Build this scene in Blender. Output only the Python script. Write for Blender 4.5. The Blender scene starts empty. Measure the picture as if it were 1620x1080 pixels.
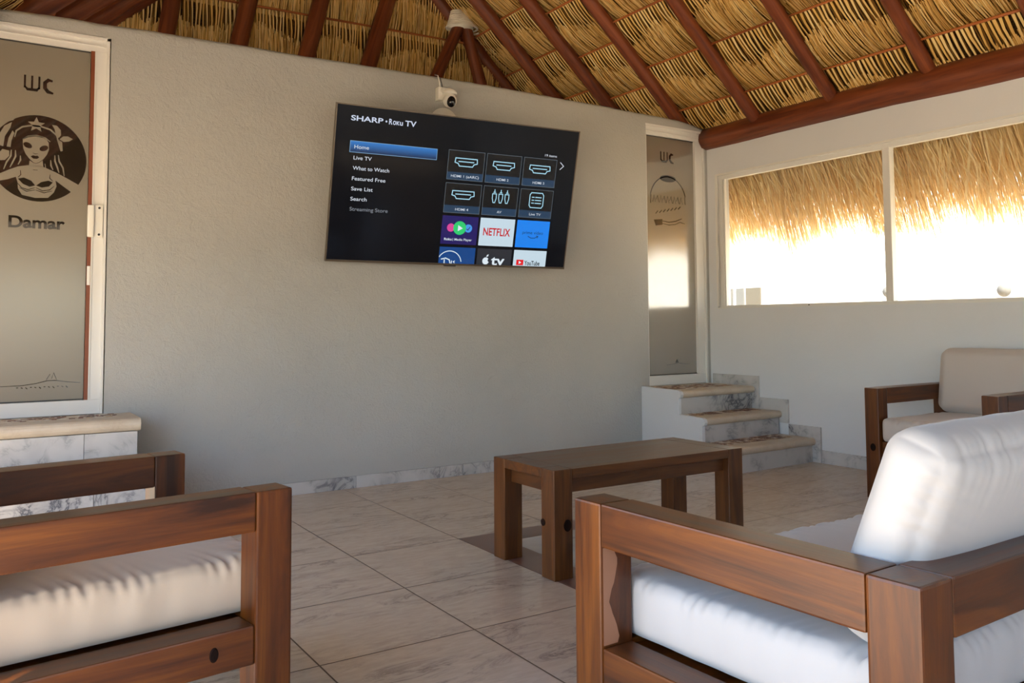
import bpy, bmesh, math, random
from mathutils import Vector, Matrix, noise
random.seed(7)
SC = bpy.context.scene
COL = SC.collection
PI = math.pi

# ------------------------------------------------------------------ camera, sky, sun, exposure
cam_d = bpy.data.cameras.new('camera'); cam = bpy.data.objects.new('camera', cam_d); COL.objects.link(cam)
F, YAW, PITCH, ROLL = 1338.96, 0.578342, 0.056872, -0.006361
cam_d.sensor_fit = 'HORIZONTAL'; cam_d.sensor_width = 36.0; cam_d.lens = F / 1620 * 36
cam_d.shift_x = -9.6 / 1620; cam_d.shift_y = -104.84 / 1620
cam_d.clip_start = 0.02; cam_d.clip_end = 300
fw = Vector((math.sin(YAW)*math.cos(PITCH), math.cos(YAW)*math.cos(PITCH), math.sin(PITCH)))
r0 = Vector((math.cos(YAW), -math.sin(YAW), 0)); u0 = r0.cross(fw)
rr = math.cos(ROLL)*r0 + math.sin(ROLL)*u0; uu = -math.sin(ROLL)*r0 + math.cos(ROLL)*u0
M = Matrix(((rr.x, uu.x, -fw.x, -0.1464), (rr.y, uu.y, -fw.y, -0.2444), (rr.z, uu.z, -fw.z, 0.9873), (0, 0, 0, 1)))
cam.matrix_world = M
SC.camera = cam

EXPOSURE = 3.0
SC.view_settings.view_transform = 'Standard'; SC.view_settings.look = 'None'
SC.view_settings.gamma = 1.0; SC.view_settings.exposure = EXPOSURE
SC.view_settings.use_curve_mapping = False

w = bpy.data.worlds.new('sky'); SC.world = w; w.use_nodes = True
nt = w.node_tree; bg = nt.nodes['Background']
sky = nt.nodes.new('ShaderNodeTexSky'); sky.sky_type = 'NISHITA'; sky.sun_disc = False
sky.sun_elevation = math.radians(55); sky.sun_rotation = math.radians(120); sky.air_density = 1.0; sky.dust_density = 1.5
hz = nt.nodes.new('ShaderNodeMix'); hz.data_type = 'RGBA'; hz.blend_type = 'MULTIPLY'; hz.inputs[0].default_value = 1.0
hz.inputs[7].default_value = (.90, .94, .95, 1)          # hazy coastal sky
nt.links.new(sky.outputs[0], hz.inputs[6]); nt.links.new(hz.outputs[2], bg.inputs[0]); bg.inputs[1].default_value = 0.18
sun_d = bpy.data.lights.new('sun', 'SUN'); sun = bpy.data.objects.new('sun', sun_d); COL.objects.link(sun)
sun_d.energy = 5.0; sun_d.angle = math.radians(0.6); sun_d.color = (1.0, 0.90, 0.70)
sdir = Vector((-0.26, -0.50, 0.82)).normalized()
sun.rotation_euler = sdir.to_track_quat('Z', 'Y').to_euler()
cy = SC.cycles
cy.use_denoising = True; cy.max_bounces = 10; cy.diffuse_bounces = 7; cy.glossy_bounces = 4
cy.transmission_bounces = 6; cy.transparent_max_bounces = 12; cy.sample_clamp_indirect = 6.0
cy.caustics_reflective = False; cy.caustics_refractive = False

# ------------------------------------------------------------------ materials
def srgb(r, g, b):
    f = lambda c: (c/255/12.92) if c/255 <= .04045 else ((c/255+.055)/1.055)**2.4
    return (f(r), f(g), f(b), 1)
MATS = {}
def mat(name, color=(.8, .8, .8, 1), rough=.6, metal=0., spec=.5, emit=None, estr=1.):
    m = bpy.data.materials.new(name); m.use_nodes = True
    b = m.node_tree.nodes['Principled BSDF']
    if len(color) == 3: color = (*color, 1)
    b.inputs['Base Color'].default_value = color
    b.inputs['Roughness'].default_value = rough; b.inputs['Metallic'].default_value = metal
    b.inputs['Specular IOR Level'].default_value = spec
    if emit:
        b.inputs['Emission Color'].default_value = emit; b.inputs['Emission Strength'].default_value = estr
    MATS[name] = m
    return m
class NG:
    def __init__(s, m): s.t = m.node_tree; s.b = s.t.nodes['Principled BSDF']
    def n(s, typ, **kw):
        x = s.t.nodes.new(typ)
        for k, v in kw.items():
            if k.startswith('i_'):
                key = k[2:].replace('_', ' ')
                x.inputs[int(key) if key.isdigit() else key].default_value = v
            else: setattr(x, k, v)
        return x
    def l(s, a, b): s.t.links.new(a, b)
    def ramp(s, fac, stops):
        r = s.n('ShaderNodeValToRGB'); e = r.color_ramp.elements
        while len(e) < len(stops): e.new(.5)
        for i, (p, c) in enumerate(stops): e[i].position = p; e[i].color = c if len(c) == 4 else (*c, 1)
        s.l(fac, r.inputs[0]); return r.outputs[0]
    def coords(s, kind='Object', scale=(1, 1, 1), loc=(0, 0, 0)):
        tc = s.n('ShaderNodeTexCoord'); mp = s.n('ShaderNodeMapping')
        mp.inputs['Scale'].default_value = scale; mp.inputs['Location'].default_value = loc
        s.l(tc.outputs[kind], mp.inputs[0]); return mp.outputs[0]
    def noise(s, vec, scale, detail=4, rough=.55, dist=0.):
        n = s.n('ShaderNodeTexNoise'); n.inputs['Scale'].default_value = scale
        n.inputs['Detail'].default_value = detail; n.inputs['Roughness'].default_value = rough
        n.inputs['Distortion'].default_value = dist
        if vec is not None: s.l(vec, n.inputs['Vector'])
        return n.outputs['Fac']
    def bump(s, h, strength=.3, dist=.01):
        b = s.n('ShaderNodeBump'); b.inputs['Strength'].default_value = strength; b.inputs['Distance'].default_value = dist
        s.l(h, b.inputs['Height']); s.l(b.outputs[0], s.b.inputs['Normal'])
    def mix(s, fac, a, b, mode='MIX'):
        x = s.n('ShaderNodeMix', data_type='RGBA', blend_type=mode)
        for sock, v in ((x.inputs[0], fac), (x.inputs[6], a), (x.inputs[7], b)):
            if hasattr(v, 'is_output'): s.l(v, sock)
            else: sock.default_value = v
        return x.outputs[2]
    def math(s, op, a, b=None):
        x = s.n('ShaderNodeMath', operation=op)
        for i, v in enumerate((a, b)):
            if v is None: continue
            if hasattr(v, 'is_output'): s.l(v, x.inputs[i])
            else: x.inputs[i].default_value = v
        return x.outputs[0]

def wood_mat(name, c_dark, c_mid, c_light, rough=.38):
    m = mat(name, c_mid, rough); g = NG(m)
    oi = g.n('ShaderNodeObjectInfo'); tc = g.n('ShaderNodeTexCoord')
    add = g.n('ShaderNodeVectorMath', operation='ADD'); g.l(tc.outputs['Object'], add.inputs[0])
    sc = g.n('ShaderNodeVectorMath', operation='SCALE'); cmb = g.n('ShaderNodeCombineXYZ')
    for i in range(3): g.l(oi.outputs['Random'], cmb.inputs[i])
    g.l(cmb.outputs[0], sc.inputs[0]); sc.inputs['Scale'].default_value = 9.0
    g.l(sc.outputs[0], add.inputs[1])
    mp = g.n('ShaderNodeMapping'); mp.inputs['Scale'].default_value = (10, 10, .9); g.l(add.outputs[0], mp.inputs[0])
    n1 = g.noise(mp.outputs[0], 1.6, 5, .6, 1.2)
    mp2 = g.n('ShaderNodeMapping'); mp2.inputs['Scale'].default_value = (90, 90, 2.5); g.l(add.outputs[0], mp2.inputs[0])
    n2 = g.noise(mp2.outputs[0], 1.5, 3, .6, .3)
    c = g.ramp(n1, [(.3, c_dark), (.5, c_mid), (.72, c_light)])
    c2 = g.mix(g.math('MULTIPLY', n2, .55), c, (c_dark[0]*.6, c_dark[1]*.6, c_dark[2]*.6, 1))
    g.l(c2, g.b.inputs['Base Color'])
    r = g.math('MULTIPLY_ADD', n1, .25); g.t.nodes[-1].inputs[2].default_value = rough-.1
    g.l(r, g.b.inputs['Roughness'])
    g.bump(n2, .12, .002)
    g.b.inputs['Coat Weight'].default_value = .22; g.b.inputs['Specular IOR Level'].default_value = .4; g.b.inputs['Coat Roughness'].default_value = .22
    return m
WOOD = wood_mat('armchair wood', (.030, .007, .0007, 1), (.118, .029, .0014, 1), (.22, .064, .003, 1), .42)
WOOD2 = wood_mat('table wood', (.038, .010, .002, 1), (.105, .032, .004, 1), (.18, .06, .009, 1), .36)
LOG = wood_mat('red stained log', (.085, .017, .006, 1), (.20, .045, .012, 1), (.31, .080, .02, 1), .5)
BATTEN = wood_mat('orange batten', (.28, .07, .014, 1), (.50, .14, .03, 1), (.62, .21, .05, 1), .55)
KNOT = mat('dark knot', (.010, .004, .0025, 1), .7, spec=.1)
RAW = mat('worn bare wood', (.30, .145, .085, 1), .6)

def thatch_mat(name, cols, trans=.0):
    m = mat(name, cols[1], .75, spec=.25); g = NG(m)
    at = g.n('ShaderNodeAttribute', attribute_name='tone')
    c = g.ramp(at.outputs['Fac'], [(0, cols[0]), (.5, cols[1]), (1, cols[2])])
    g.l(c, g.b.inputs['Base Color'])
    if trans > 0:
        tr = g.n('ShaderNodeBsdfTranslucent'); g.l(c, tr.inputs[0])
        mx = g.n('ShaderNodeMixShader'); mx.inputs[0].default_value = trans
        out = g.t.nodes['Material Output']
        g.l(g.b.outputs[0], mx.inputs[1]); g.l(tr.outputs[0], mx.inputs[2]); g.l(mx.outputs[0], out.inputs[0])
    return m
STRAW = thatch_mat('palm thatch', ((.24, .11, .02, 1), (.80, .49, .14, 1), (.94, .72, .33, 1)))
STRAW_OUT = thatch_mat('sunlit palm thatch', ((.46, .29, .12, 1), (.84, .66, .37, 1), (.95, .83, .56, 1)), .36)  # eave copy in paler tones, sunlight put into the colour
m = mat('thatch underlayer', (.06, .033, .012, 1), .95, spec=.05); g = NG(m)  # very dark brown, paints the shade behind the blades
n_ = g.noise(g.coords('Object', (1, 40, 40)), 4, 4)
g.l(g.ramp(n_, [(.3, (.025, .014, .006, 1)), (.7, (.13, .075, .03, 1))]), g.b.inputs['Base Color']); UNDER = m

# textured grey plaster
def plaster(name, c1, c2, bump=.5, sc=1.):
    m = mat(name, c1, .85, spec=.25); g = NG(m)
    v = g.coords('Object')
    big = g.noise(v, 1.1, 3); fine = g.noise(v, 38*sc, 5, .65); mid = g.noise(v, 9*sc, 6, .7, .4)
    g.l(g.ramp(big, [(.35, c1), (.7, c2)]), g.b.inputs['Base Color'])
    h = g.math('ADD', g.math('MULTIPLY', fine, .45), g.math('POWER', mid, 2.0))
    g.bump(h, bump, .014); return m
GREY = plaster('grey plaster', (.41, .412, .396, 1), (.45, .45, .433, 1), .55, 1.5)
WHITE = plaster('white plaster', (.66, .68, .71, 1), (.70, .72, .75, 1), .12)
OUTW = plaster('outside white render', (.74, .74, .74, 1), (.78, .78, .78, 1), .1)

def marble(name, base, vein, scale=3., rough=.2, amount=.5, stretch=(1, 1, 1)):
    m = mat(name, base, rough); g = NG(m)
    oi = g.n('ShaderNodeObjectInfo'); tc = g.n('ShaderNodeTexCoord')
    add = g.n('ShaderNodeVectorMath', operation='ADD'); g.l(tc.outputs['Object'], add.inputs[0])
    cmb = g.n('ShaderNodeCombineXYZ')
    for i in range(3): g.l(g.math('MULTIPLY', oi.outputs['Random'], 17.), cmb.inputs[i])
    g.l(cmb.outputs[0], add.inputs[1])
    mp = g.n('ShaderNodeMapping'); mp.inputs['Scale'].default_value = stretch; mp.inputs['Rotation'].default_value = (.3, .5, .4)
    g.l(add.outputs[0], mp.inputs[0])
    n = g.noise(mp.outputs[0], scale, 7, .62, 1.3)
    d = g.math('ABSOLUTE', g.math('SUBTRACT', n, .5))
    v = g.ramp(d, [(0, (1, 1, 1, 1)), (.035, (.25, .25, .25, 1)), (.12, (0, 0, 0, 1))])
    patch = g.ramp(g.noise(mp.outputs[0], scale*.6, 3), [(.42, (0, 0, 0, 1)), (.62, (1, 1, 1, 1))])
    f = g.math('MULTIPLY', g.math('MULTIPLY', v, patch), amount)
    cloud = g.mix(g.math('MULTIPLY', patch, .25), base, vein)
    g.l(g.mix(f, cloud, vein), g.b.inputs['Base Color'])
    return m
MARBLE = marble('white veined marble', (.56, .55, .54, 1), (.09, .095, .115, 1), 5., .25, 1.)
CREAM = marble('cream stone', (.58, .50, .40, 1), (.42, .34, .25, 1), 14., .45, .4)

# floor tiles: grout grid + stretched veins
def floor_mat():
    m = mat('marbled floor tile', (.5, .45, .40, 1), .22); g = NG(m)
    tc = g.n('ShaderNodeTexCoord'); sp = g.n('ShaderNodeSeparateXYZ'); g.l(tc.outputs['Object'], sp.inputs[0])
    T = .52
    def cell(o, off):
        a = g.math('DIVIDE', g.math('SUBTRACT', o, off), T)
        fr = g.math('FRACT', g.math('ADD', a, 100.)); fl = g.math('FLOOR', g.math('ADD', a, 100.))
        dmin = g.math('MINIMUM', fr, g.math('SUBTRACT', 1., fr))
        return fl, dmin
    fx, dx = cell(sp.outputs[0], 1.78); fy, dy = cell(sp.outputs[1], 3.22)
    dmin = g.math('MINIMUM', dx, dy)
    grout = g.ramp(dmin, [(.0048, (1, 1, 1, 1)), (.0075, (0, 0, 0, 1))])
    cmb = g.n('ShaderNodeCombineXYZ'); g.l(fx, cmb.inputs[0]); g.l(fy, cmb.inputs[1])
    wn = g.n('ShaderNodeTexWhiteNoise', noise_dimensions='3D'); g.l(cmb.outputs[0], wn.inputs['Vector'])
    sc = g.n('ShaderNodeVectorMath', operation='SCALE'); g.l(wn.outputs['Color'], sc.inputs[0]); sc.inputs['Scale'].default_value = 20.
    ad = g.n('ShaderNodeVectorMath', operation='ADD'); g.l(tc.outputs['Object'], ad.inputs[0]); g.l(sc.outputs[0], ad.inputs[1])
    mp = g.n('ShaderNodeMapping'); mp.inputs['Scale'].default_value = (1.0, 3.2, 1); mp.inputs['Rotation'].default_value = (0, 0, -.45)
    g.l(ad.outputs[0], mp.inputs[0])
    n = g.noise(mp.outputs[0], 2.6, 8, .66, 1.1)
    d = g.math('ABSOLUTE', g.math('SUBTRACT', n, .5))
    v = g.ramp(d, [(0, (1, 1, 1, 1)), (.018, (.30, .30, .30, 1)), (.06, (0, 0, 0, 1))])
    pt = g.ramp(g.noise(mp.outputs[0], 1.6, 3), [(.45, (0, 0, 0, 1)), (.66, (1, 1, 1, 1))])
    f = g.math('MULTIPLY', g.math('MULTIPLY', v, pt), .9)
    fine = g.noise(mp.outputs[0], 14, 5, .6, .5)
    base = g.ramp(fine, [(.3, (.52, .42, .325, 1)), (.7, (.62, .515, .41, 1))])
    c = g.mix(f, base, (.24, .19, .17, 1))
    c = g.mix(grout, c, (.13, .085, .055, 1))
    g.l(c, g.b.inputs['Base Color'])
    g.l(g.math('ADD', g.math('MULTIPLY', grout, .5), .24), g.b.inputs['Roughness'])
    bm_ = g.math('SUBTRACT', 1., grout); g.bump(bm_, .3, .002)
    return m
FLOOR = floor_mat()
INLAY = mat('brown inlay tile', (.16, .075, .055, 1), .3)
INFIELD = marble('pale inlay marble', (.52, .50, .48, 1), (.25, .25, .27, 1), 5., .25, .6)
m = mat('pale paving', (.62, .52, .40, 1), .9); g = NG(m)
g.l(g.ramp(g.noise(g.coords('Object'), .8, 5), [(.3, (.50, .39, .26, 1)), (.7, (.58, .47, .33, 1))]), g.b.inputs['Base Color']); PAVE = m

def fabric(name, c):
    m = mat(name, c, .62, spec=.3); g = NG(m)
    b = g.b; b.inputs['Sheen Weight'].default_value = .25
    v = g.coords('Object'); n = g.noise(v, 300, 2); n2 = g.noise(v, 2.2, 3)
    g.l(g.mix(g.math('MULTIPLY', n2, .25), c, (c[0]*.8, c[1]*.77, c[2]*.72, 1)), b.inputs['Base Color'])
    g.bump(n, .06, .001); return m
CUSH = fabric('off white cushion cloth', (.47, .46, .465, 1))
CUSH2 = fabric('beige cushion cloth', (.56, .46, .36, 1))
CUSH3 = fabric('greyish beige cushion cloth', (.56, .49, .445, 1))
PIPE = fabric('cushion piping', (.62, .57, .52, 1))

FRAME = mat('white aluminium', (.72, .715, .69, 1), .4)
PLAST = mat('white plastic', (.8, .79, .74, 1), .35)
BLACKG = mat('black gloss', (.01, .01, .012, 1), .08)
DARK = mat('dark metal', (.03, .028, .026, 1), .4)
BRONZE = mat('bronze bezel', (.16, .13, .10, 1), .35, .7)
SCREW = mat('screw', (.03, .03, .03, 1), .5)
ROPE = mat('white rope', (.85, .80, .68, 1), .9)
g = NG(ROPE); nn = g.noise(g.coords('Object', (60, 60, 60)), 2, 3); g.bump(nn, .6, .01)
REDSLIT = mat('brown timber jamb', (.20, .055, .02, 1), .4)
m = mat('frosted glass', (.22, .195, .155, 1), .12, spec=1.0); FROST = m
m.node_tree.nodes['Principled BSDF'].inputs['IOR'].default_value = 2.0
m.node_tree.nodes['Principled BSDF'].inputs['Coat Weight'].default_value = .25
m.node_tree.nodes['Principled BSDF'].inputs['Coat Roughness'].default_value = .12
FROST2 = mat('satin frosted glass', (.25, .225, .18, 1), .2, spec=.8)
CLEAR = mat('clear etched window in glass', (.022, .018, .014, 1), .03, spec=1.0); CLEAR.node_tree.nodes['Principled BSDF'].inputs['IOR'].default_value = 1.8  # near-black base paints the dim washroom behind clear glass
# window glass: transparent with a weak mirror
m = bpy.data.materials.new('window glass'); m.use_nodes = True; t_ = m.node_tree
for x in list(t_.nodes): t_.nodes.remove(x)
o_ = t_.nodes.new('ShaderNodeOutputMaterial'); a_ = t_.nodes.new('ShaderNodeBsdfTransparent'); b_ = t_.nodes.new('ShaderNodeBsdfGlossy')
b_.inputs['Roughness'].default_value = .02; x_ = t_.nodes.new('ShaderNodeMixShader'); x_.inputs[0].default_value = .05
a_.inputs[0].default_value = (.97, .98, .97, 1)
t_.links.new(a_.outputs[0], x_.inputs[1]); t_.links.new(b_.outputs[0], x_.inputs[2]); t_.links.new(x_.outputs[0], o_.inputs[0]); GLASS = m

def emis(name, c, k=1.0):
    return mat(name, (.01, .01, .01, 1), .25, spec=.3, emit=srgb(*c), estr=k / 2**EXPOSURE)

# ------------------------------------------------------------------ mesh helpers
def link(o, parent=None):
    COL.objects.link(o)
    if parent is not None: o.parent = parent
    return o
def tag(o, label=None, cat=None, group=None, kind=None):
    if label: o['label'] = label
    if cat: o['category'] = cat
    if group: o['group'] = group
    if kind: o['kind'] = kind
    return o
def empty(name, loc=(0, 0, 0), rz=0, label=None, cat=None, group=None, kind=None):
    o = bpy.data.objects.new(name, None); o.empty_display_size = .1
    o.location = loc; o.rotation_euler = (0, 0, rz); COL.objects.link(o)
    return tag(o, label, cat, group, kind)
def obj(name, bm, m, parent=None, smooth=False, mtx=None):
    me = bpy.data.meshes.new(name); bm.normal_update(); bm.to_mesh(me); bm.free()
    ms = m if isinstance(m, (list, tuple)) else [m]
    for k in ms: me.materials.append(k)
    if smooth:
        for p in me.polygons: p.use_smooth = True
    o = bpy.data.objects.new(name, me); link(o, parent)
    if mtx is not None: o.matrix_local = mtx
    return o
def bx(bm, lo, hi, bev=0.):
    c = [(a+b)/2 for a, b in zip(lo, hi)]; s = [abs(b-a) for a, b in zip(lo, hi)]
    r = bmesh.ops.create_cube(bm, size=1, matrix=Matrix.Translation(c) @ Matrix.Diagonal((*s, 1)))
    if bev > 0:
        vs = set(r['verts']); es = [e for e in bm.edges if e.verts[0] in vs and e.verts[1] in vs]
        bmesh.ops.bevel(bm, geom=es, offset=bev, segments=2, profile=.6, affect='EDGES')
def box(name, lo, hi, m, parent=None, bev=0.):
    """box whose origin sits at its own centre, so grain and veins follow it"""
    c = Vector([(a+b)/2 for a, b in zip(lo, hi)]); s = [abs(b-a) for a, b in zip(lo, hi)]
    bm = bmesh.new(); bx(bm, [-k/2 for k in s], [k/2 for k in s], bev)
    return obj(name, bm, m, parent, mtx=Matrix.Translation(c))
def bar(name, lo, hi, axis, m, parent=None, bev=.004):
    """a timber from lo to hi with its local Z along 'axis' (grain direction)"""
    c = Vector([(a+b)/2 for a, b in zip(lo, hi)]); s = [abs(b-a) for a, b in zip(lo, hi)]
    if axis == 'x': R = Matrix.Rotation(PI/2, 4, 'Y'); d = (s[2], s[1], s[0])
    elif axis == 'y': R = Matrix.Rotation(PI/2, 4, 'X'); d = (s[0], s[2], s[1])
    else: R = Matrix.Identity(4); d = tuple(s)
    bm = bmesh.new(); bx(bm, [-k/2 for k in d], [k/2 for k in d], bev)
    return obj(name, bm, m, parent, mtx=Matrix.Translation(c) @ R)
def frame_to(p0, p1):
    d = (Vector(p1) - Vector(p0)); q = d.to_track_quat('Z', 'Y')
    return Matrix.Translation(Vector(p0)) @ q.to_matrix().to_4x4(), d.length
def log_bm(L, r0, r1, seg=16, rings=14, wob=.06, seed=0):
    bm = bmesh.new(); prev = None
    for i in range(rings+1):
        t = i/rings; r = r0+(r1-r0)*t
        cxo = noise.noise(Vector((t*L*.7, seed, 0)))*r*.35; cyo = noise.noise(Vector((t*L*.7, seed, 9)))*r*.35
        ring = []
        for k in range(seg):
            a = 2*PI*k/seg; rr_ = r*(1+wob*noise.noise(Vector((math.cos(a)*1.3, math.sin(a)*1.3, t*L*1.6+seed))))
            ring.append(bm.verts.new((math.cos(a)*rr_+cxo, math.sin(a)*rr_+cyo, t*L)))
        if prev:
            for k in range(seg): bm.faces.new((prev[k], prev[(k+1) % seg], ring[(k+1) % seg], ring[k]))
        else: bm.faces.new(ring[::-1])
        prev = ring
    bm.faces.new(prev); return bm
def log(name, p0, p1, r0, r1, m, parent=None, seed=0, seg=16, rings=14):
    mt, L = frame_to(p0, p1)
    return obj(name, log_bm(L, r0, r1, seg, rings, .12, seed), m, parent, True, mt)
def tube(bm, pts, r, seg=6, cap=True):
    pts = [Vector(p) for p in pts]; rings = []
    for i, p in enumerate(pts):
        d = (pts[min(i+1, len(pts)-1)] - pts[max(i-1, 0)]).normalized()
        a = d.orthogonal().normalized(); b = d.cross(a)
        if rings:                       # keep the frame from twisting
            a = (prev_a - d*prev_a.dot(d)).normalized(); b = d.cross(a)
        prev_a = a
        rings.append([bm.verts.new(p + (a*math.cos(2*PI*k/seg)+b*math.sin(2*PI*k/seg))*r) for k in range(seg)])
    for A, B in zip(rings, rings[1:]):
        for k in range(seg): bm.faces.new((A[k], A[(k+1) % seg], B[(k+1) % seg], B[k]))
    if cap: bm.faces.new(rings[0][::-1]); bm.faces.new(rings[-1])
def cyl(bm, c, r, h, axis='z', seg=24, r2=None):
    mt = Matrix.Translation(c)
    if axis == 'y': mt = mt @ Matrix.Rotation(PI/2, 4, 'X')
    if axis == 'x': mt = mt @ Matrix.Rotation(PI/2, 4, 'Y')
    bmesh.ops.create_cone(bm, cap_ends=True, segments=seg, radius1=r, radius2=r if r2 is None else r2, depth=h, matrix=mt)
def prism(bm, pts, y0, y1):
    """polygon in x,z extruded along y"""
    A = [bm.verts.new((x, y0, z)) for x, z in pts]; B = [bm.verts.new((x, y1, z)) for x, z in pts]
    n = len(pts)
    bm.faces.new(A); bm.faces.new(B[::-1])
    for i in range(n): bm.faces.new((A[i], B[i], B[(i+1) % n], A[(i+1) % n]))
    bmesh.ops.recalc_face_normals(bm, faces=bm.faces[:])
def struct(o): return tag(o, kind='structure')

# ------------------------------------------------------------------ room shell
XR, YW = 4.90, 4.65
fl = bmesh.new(); bx(fl, (-2.2, -3.2, -.06), (XR+.15, YW+1.95, 0)); struct(obj('floor', fl, FLOOR))
gr = bmesh.new(); bx(gr, (-45, -45, -.30), (60, 60, -.075)); tag(obj('paved_ground', gr, PAVE), kind='structure')
# brown inlaid band framing a pale field in the floor
b = bmesh.new()
X0, X1, Y0, Y1, BW = 1.78, 2.82, 2.18, 3.22, .165
bx(b, (X0, Y1-BW, 0), (X1, Y1, .0016)); bx(b, (X0, Y0, 0), (X1, Y0+BW, .0016))
bx(b, (X0, Y0+BW, 0), (X0+BW, Y1-BW, .0016)); bx(b, (X1-BW, Y0+BW, 0), (X1, Y1-BW, .0016)); struct(obj('trim_1', b, INLAY))
b = bmesh.new(); bx(b, (X0+BW, Y0+BW, 0), (X1-BW, Y1-BW, .0012)); struct(obj('trim_2', b, INFIELD))

def wall_with_holes(name, m, us, zs, solid, mk):
    """cells of a wall grid; solid(i,j) says which are built"""
    bm = bmesh.new()
    for i in range(len(us)-1):
        for j in range(len(zs)-1):
            if solid(i, j): mk(bm, us[i], us[i+1], zs[j], zs[j+1])
    bmesh.ops.remove_doubles(bm, verts=bm.verts[:], dist=1e-5)
    dead = [f for f in bm.faces if any(f is not o and len(set(f.verts) & set(o.verts)) == 4 for o in f.edges[0].link_faces)]
    bmesh.ops.delete(bm, geom=dead, context='FACES')
    return obj(name, bm, m)
# back wall (television wall), two door openings
us = [-2.2, -.48, .463, 4.24, 4.872, XR]; zs = [0, .50, .53, 2.515, 2.535, 2.56]
def solid(i, j):
    if i == 1 and 2 <= j <= 2: return False
    if i == 3 and 1 <= j <= 3: return False
    return True
wall_b = wall_with_holes('wall_back', GREY, us, zs, solid, lambda bm, a, c, d, e: bx(bm, (a, YW, d), (c, YW+.15, e)))
struct(wall_b)
# uneven rounded coping along the wall's top
bm = bmesh.new(); prev = None; N = 150
for i in range(N+1):
    x = -2.2+(XR+2.2)*i/N
    top = 2.60+.022*math.exp(-((x-2.9)/1.5)**2) - .02*max(0, min(1, (.6-x)/.8)) + .006*noise.noise(Vector((x*3, 0, 0)))+.004*noise.noise(Vector((x*14, 3, 0)))
    if x > 4.6: top -= (x-4.6)*.13
    prof = [(0, 2.56), (0, top-.022), (.006, top-.008), (.022, top), (.128, top), (.144, top-.01), (.15, top-.025), (.15, 2.56)]
    ring = [bm.verts.new((x, YW+a, c)) for a, c in prof]
    if prev:
        for k in range(len(prof)-1): bm.faces.new((prev[k], ring[k], ring[k+1], prev[k+1]))
    prev = ring
bmesh.ops.recalc_face_normals(bm, faces=bm.faces[:])
o = struct(obj('trim_3', bm, GREY, smooth=True))

# right wall with the long window
WY0, WY1, WZ0, WZ1 = 1.66, 4.56, 1.095, 2.175
us = [-3.2, WY0, WY1, YW+1.95]; zs = [0, WZ0, WZ1, 2.395]
struct(wall_with_holes('wall_right', WHITE, us, zs, lambda i, j: not (i == 1 and j == 1),
       lambda bm, a, c, d, e: bx(bm, (XR, a, d), (XR+.15, c, e))))
struct(box('wall_left', (-1.05, 3.3, 0), (-.92, YW-.002, 2.0), WHITE))  # unseen wall, added to shade the left step and door
# washroom block behind the television wall
struct(box('wall_washroom', (-2.2, 6.48, 0), (XR, 6.6, 2.35), WHITE))
us = [-2.2, -1.9, -.25, .0, 1.5, 2.2, 3.8, XR]
struct(wall_with_holes('wall_front', WHITE, us, [0, 1.12, 1.72, 2.35], lambda i, j: not (j == 1 and i in (1, 3, 5)), lambda bm, a, c, d, e: bx(bm, (a, -3.35, d), (c, -3.2, e))))
# window: reveal bead, frames, mullion, panes
win = empty('window_1', (XR, WY0, WZ0), kind='structure')
def wl(lo, hi): return ([lo[0]-XR, lo[1]-WY0, lo[2]-WZ0], [hi[0]-XR, hi[1]-WY0, hi[2]-WZ0])
def wbox(bm, lo, hi, bev=0): a, c = wl(lo, hi); bx(bm, a, c, bev)
b = bmesh.new(); e = .014
wbox(b, (XR-.008, WY0, WZ1-e), (XR+.01, WY1, WZ1)); wbox(b, (XR-.008, WY1-e, WZ0+e), (XR+.01, WY1, WZ1-e))
wbox(b, (XR-.006, WY0, WZ0), (XR+.01, WY1, WZ0+.008))
obj('window_bead', b, FRAME, win)
b = bmesh.new(); f0, f1 = XR+.02, XR+.06; t = .042
wbox(b, (f0, WY0, WZ1-t-.004), (f1, WY1, WZ1)); wbox(b, (f0, WY0, WZ0), (f1, WY1, WZ0+.024))
wbox(b, (f0, WY1-.045, WZ0+.024), (f1, WY1, WZ1-t-.004)); wbox(b, (f0, WY0, WZ0+.024), (f1, WY0+.05, WZ1-t-.004))
obj('window_frame', b, FRAME, win)
b = bmesh.new()
wbox(b, (XR+.006, WY1-.068, WZ0+.02), (XR+.035, WY1-.052, WZ1-.046)); wbox(b, (XR+.006, WY1-.088, WZ0+.02), (XR+.03, WY1-.074, WZ1-.046))
obj('window_track', b, FRAME, win)
b = bmesh.new(); wbox(b, (f0-.006, 3.035, WZ0+.022), (f1+.004, 3.088, WZ1-t), .003); obj('mullion', b, FRAME, win)
for ya, yb in ((3.06, WY1-.045), (WY0+.05, 3.06)):
    b = bmesh.new(); wbox(b, (XR+.038, ya, WZ0+.024), (XR+.043, yb, WZ1-t)); obj('pane', b, GLASS, win)
b = bmesh.new(); cyl(b, (.018, 3.70-WY0, .012), .005, .006, 'x', 10); obj('screw', b, SCREW, win)

# baseboards
zt = .072
base = empty('baseboard_back', (0, YW, 0), kind='structure')
xs = [.66, 1.27, 1.86, 2.43, 2.60, 3.12, 3.64, 4.14]
for a, c in zip(xs, xs[1:]): box('marble_tile', (a+.0012, -.014, 0), (c-.0012, -.0005, zt+random.uniform(-.001, .001)), MARBLE, base, .0015)
base = empty('baseboard_right', (XR, 0, 0), kind='structure')
ys = [3.605, 3.16, 2.64, 2.12, 1.6, 1.08, .56, .04, -.48]
for a, c in zip(ys, ys[1:]): box('marble_tile', (-.014, c+.0012, 0), (-.0005, a-.0012, .088), MARBLE, base, .0015)

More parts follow.
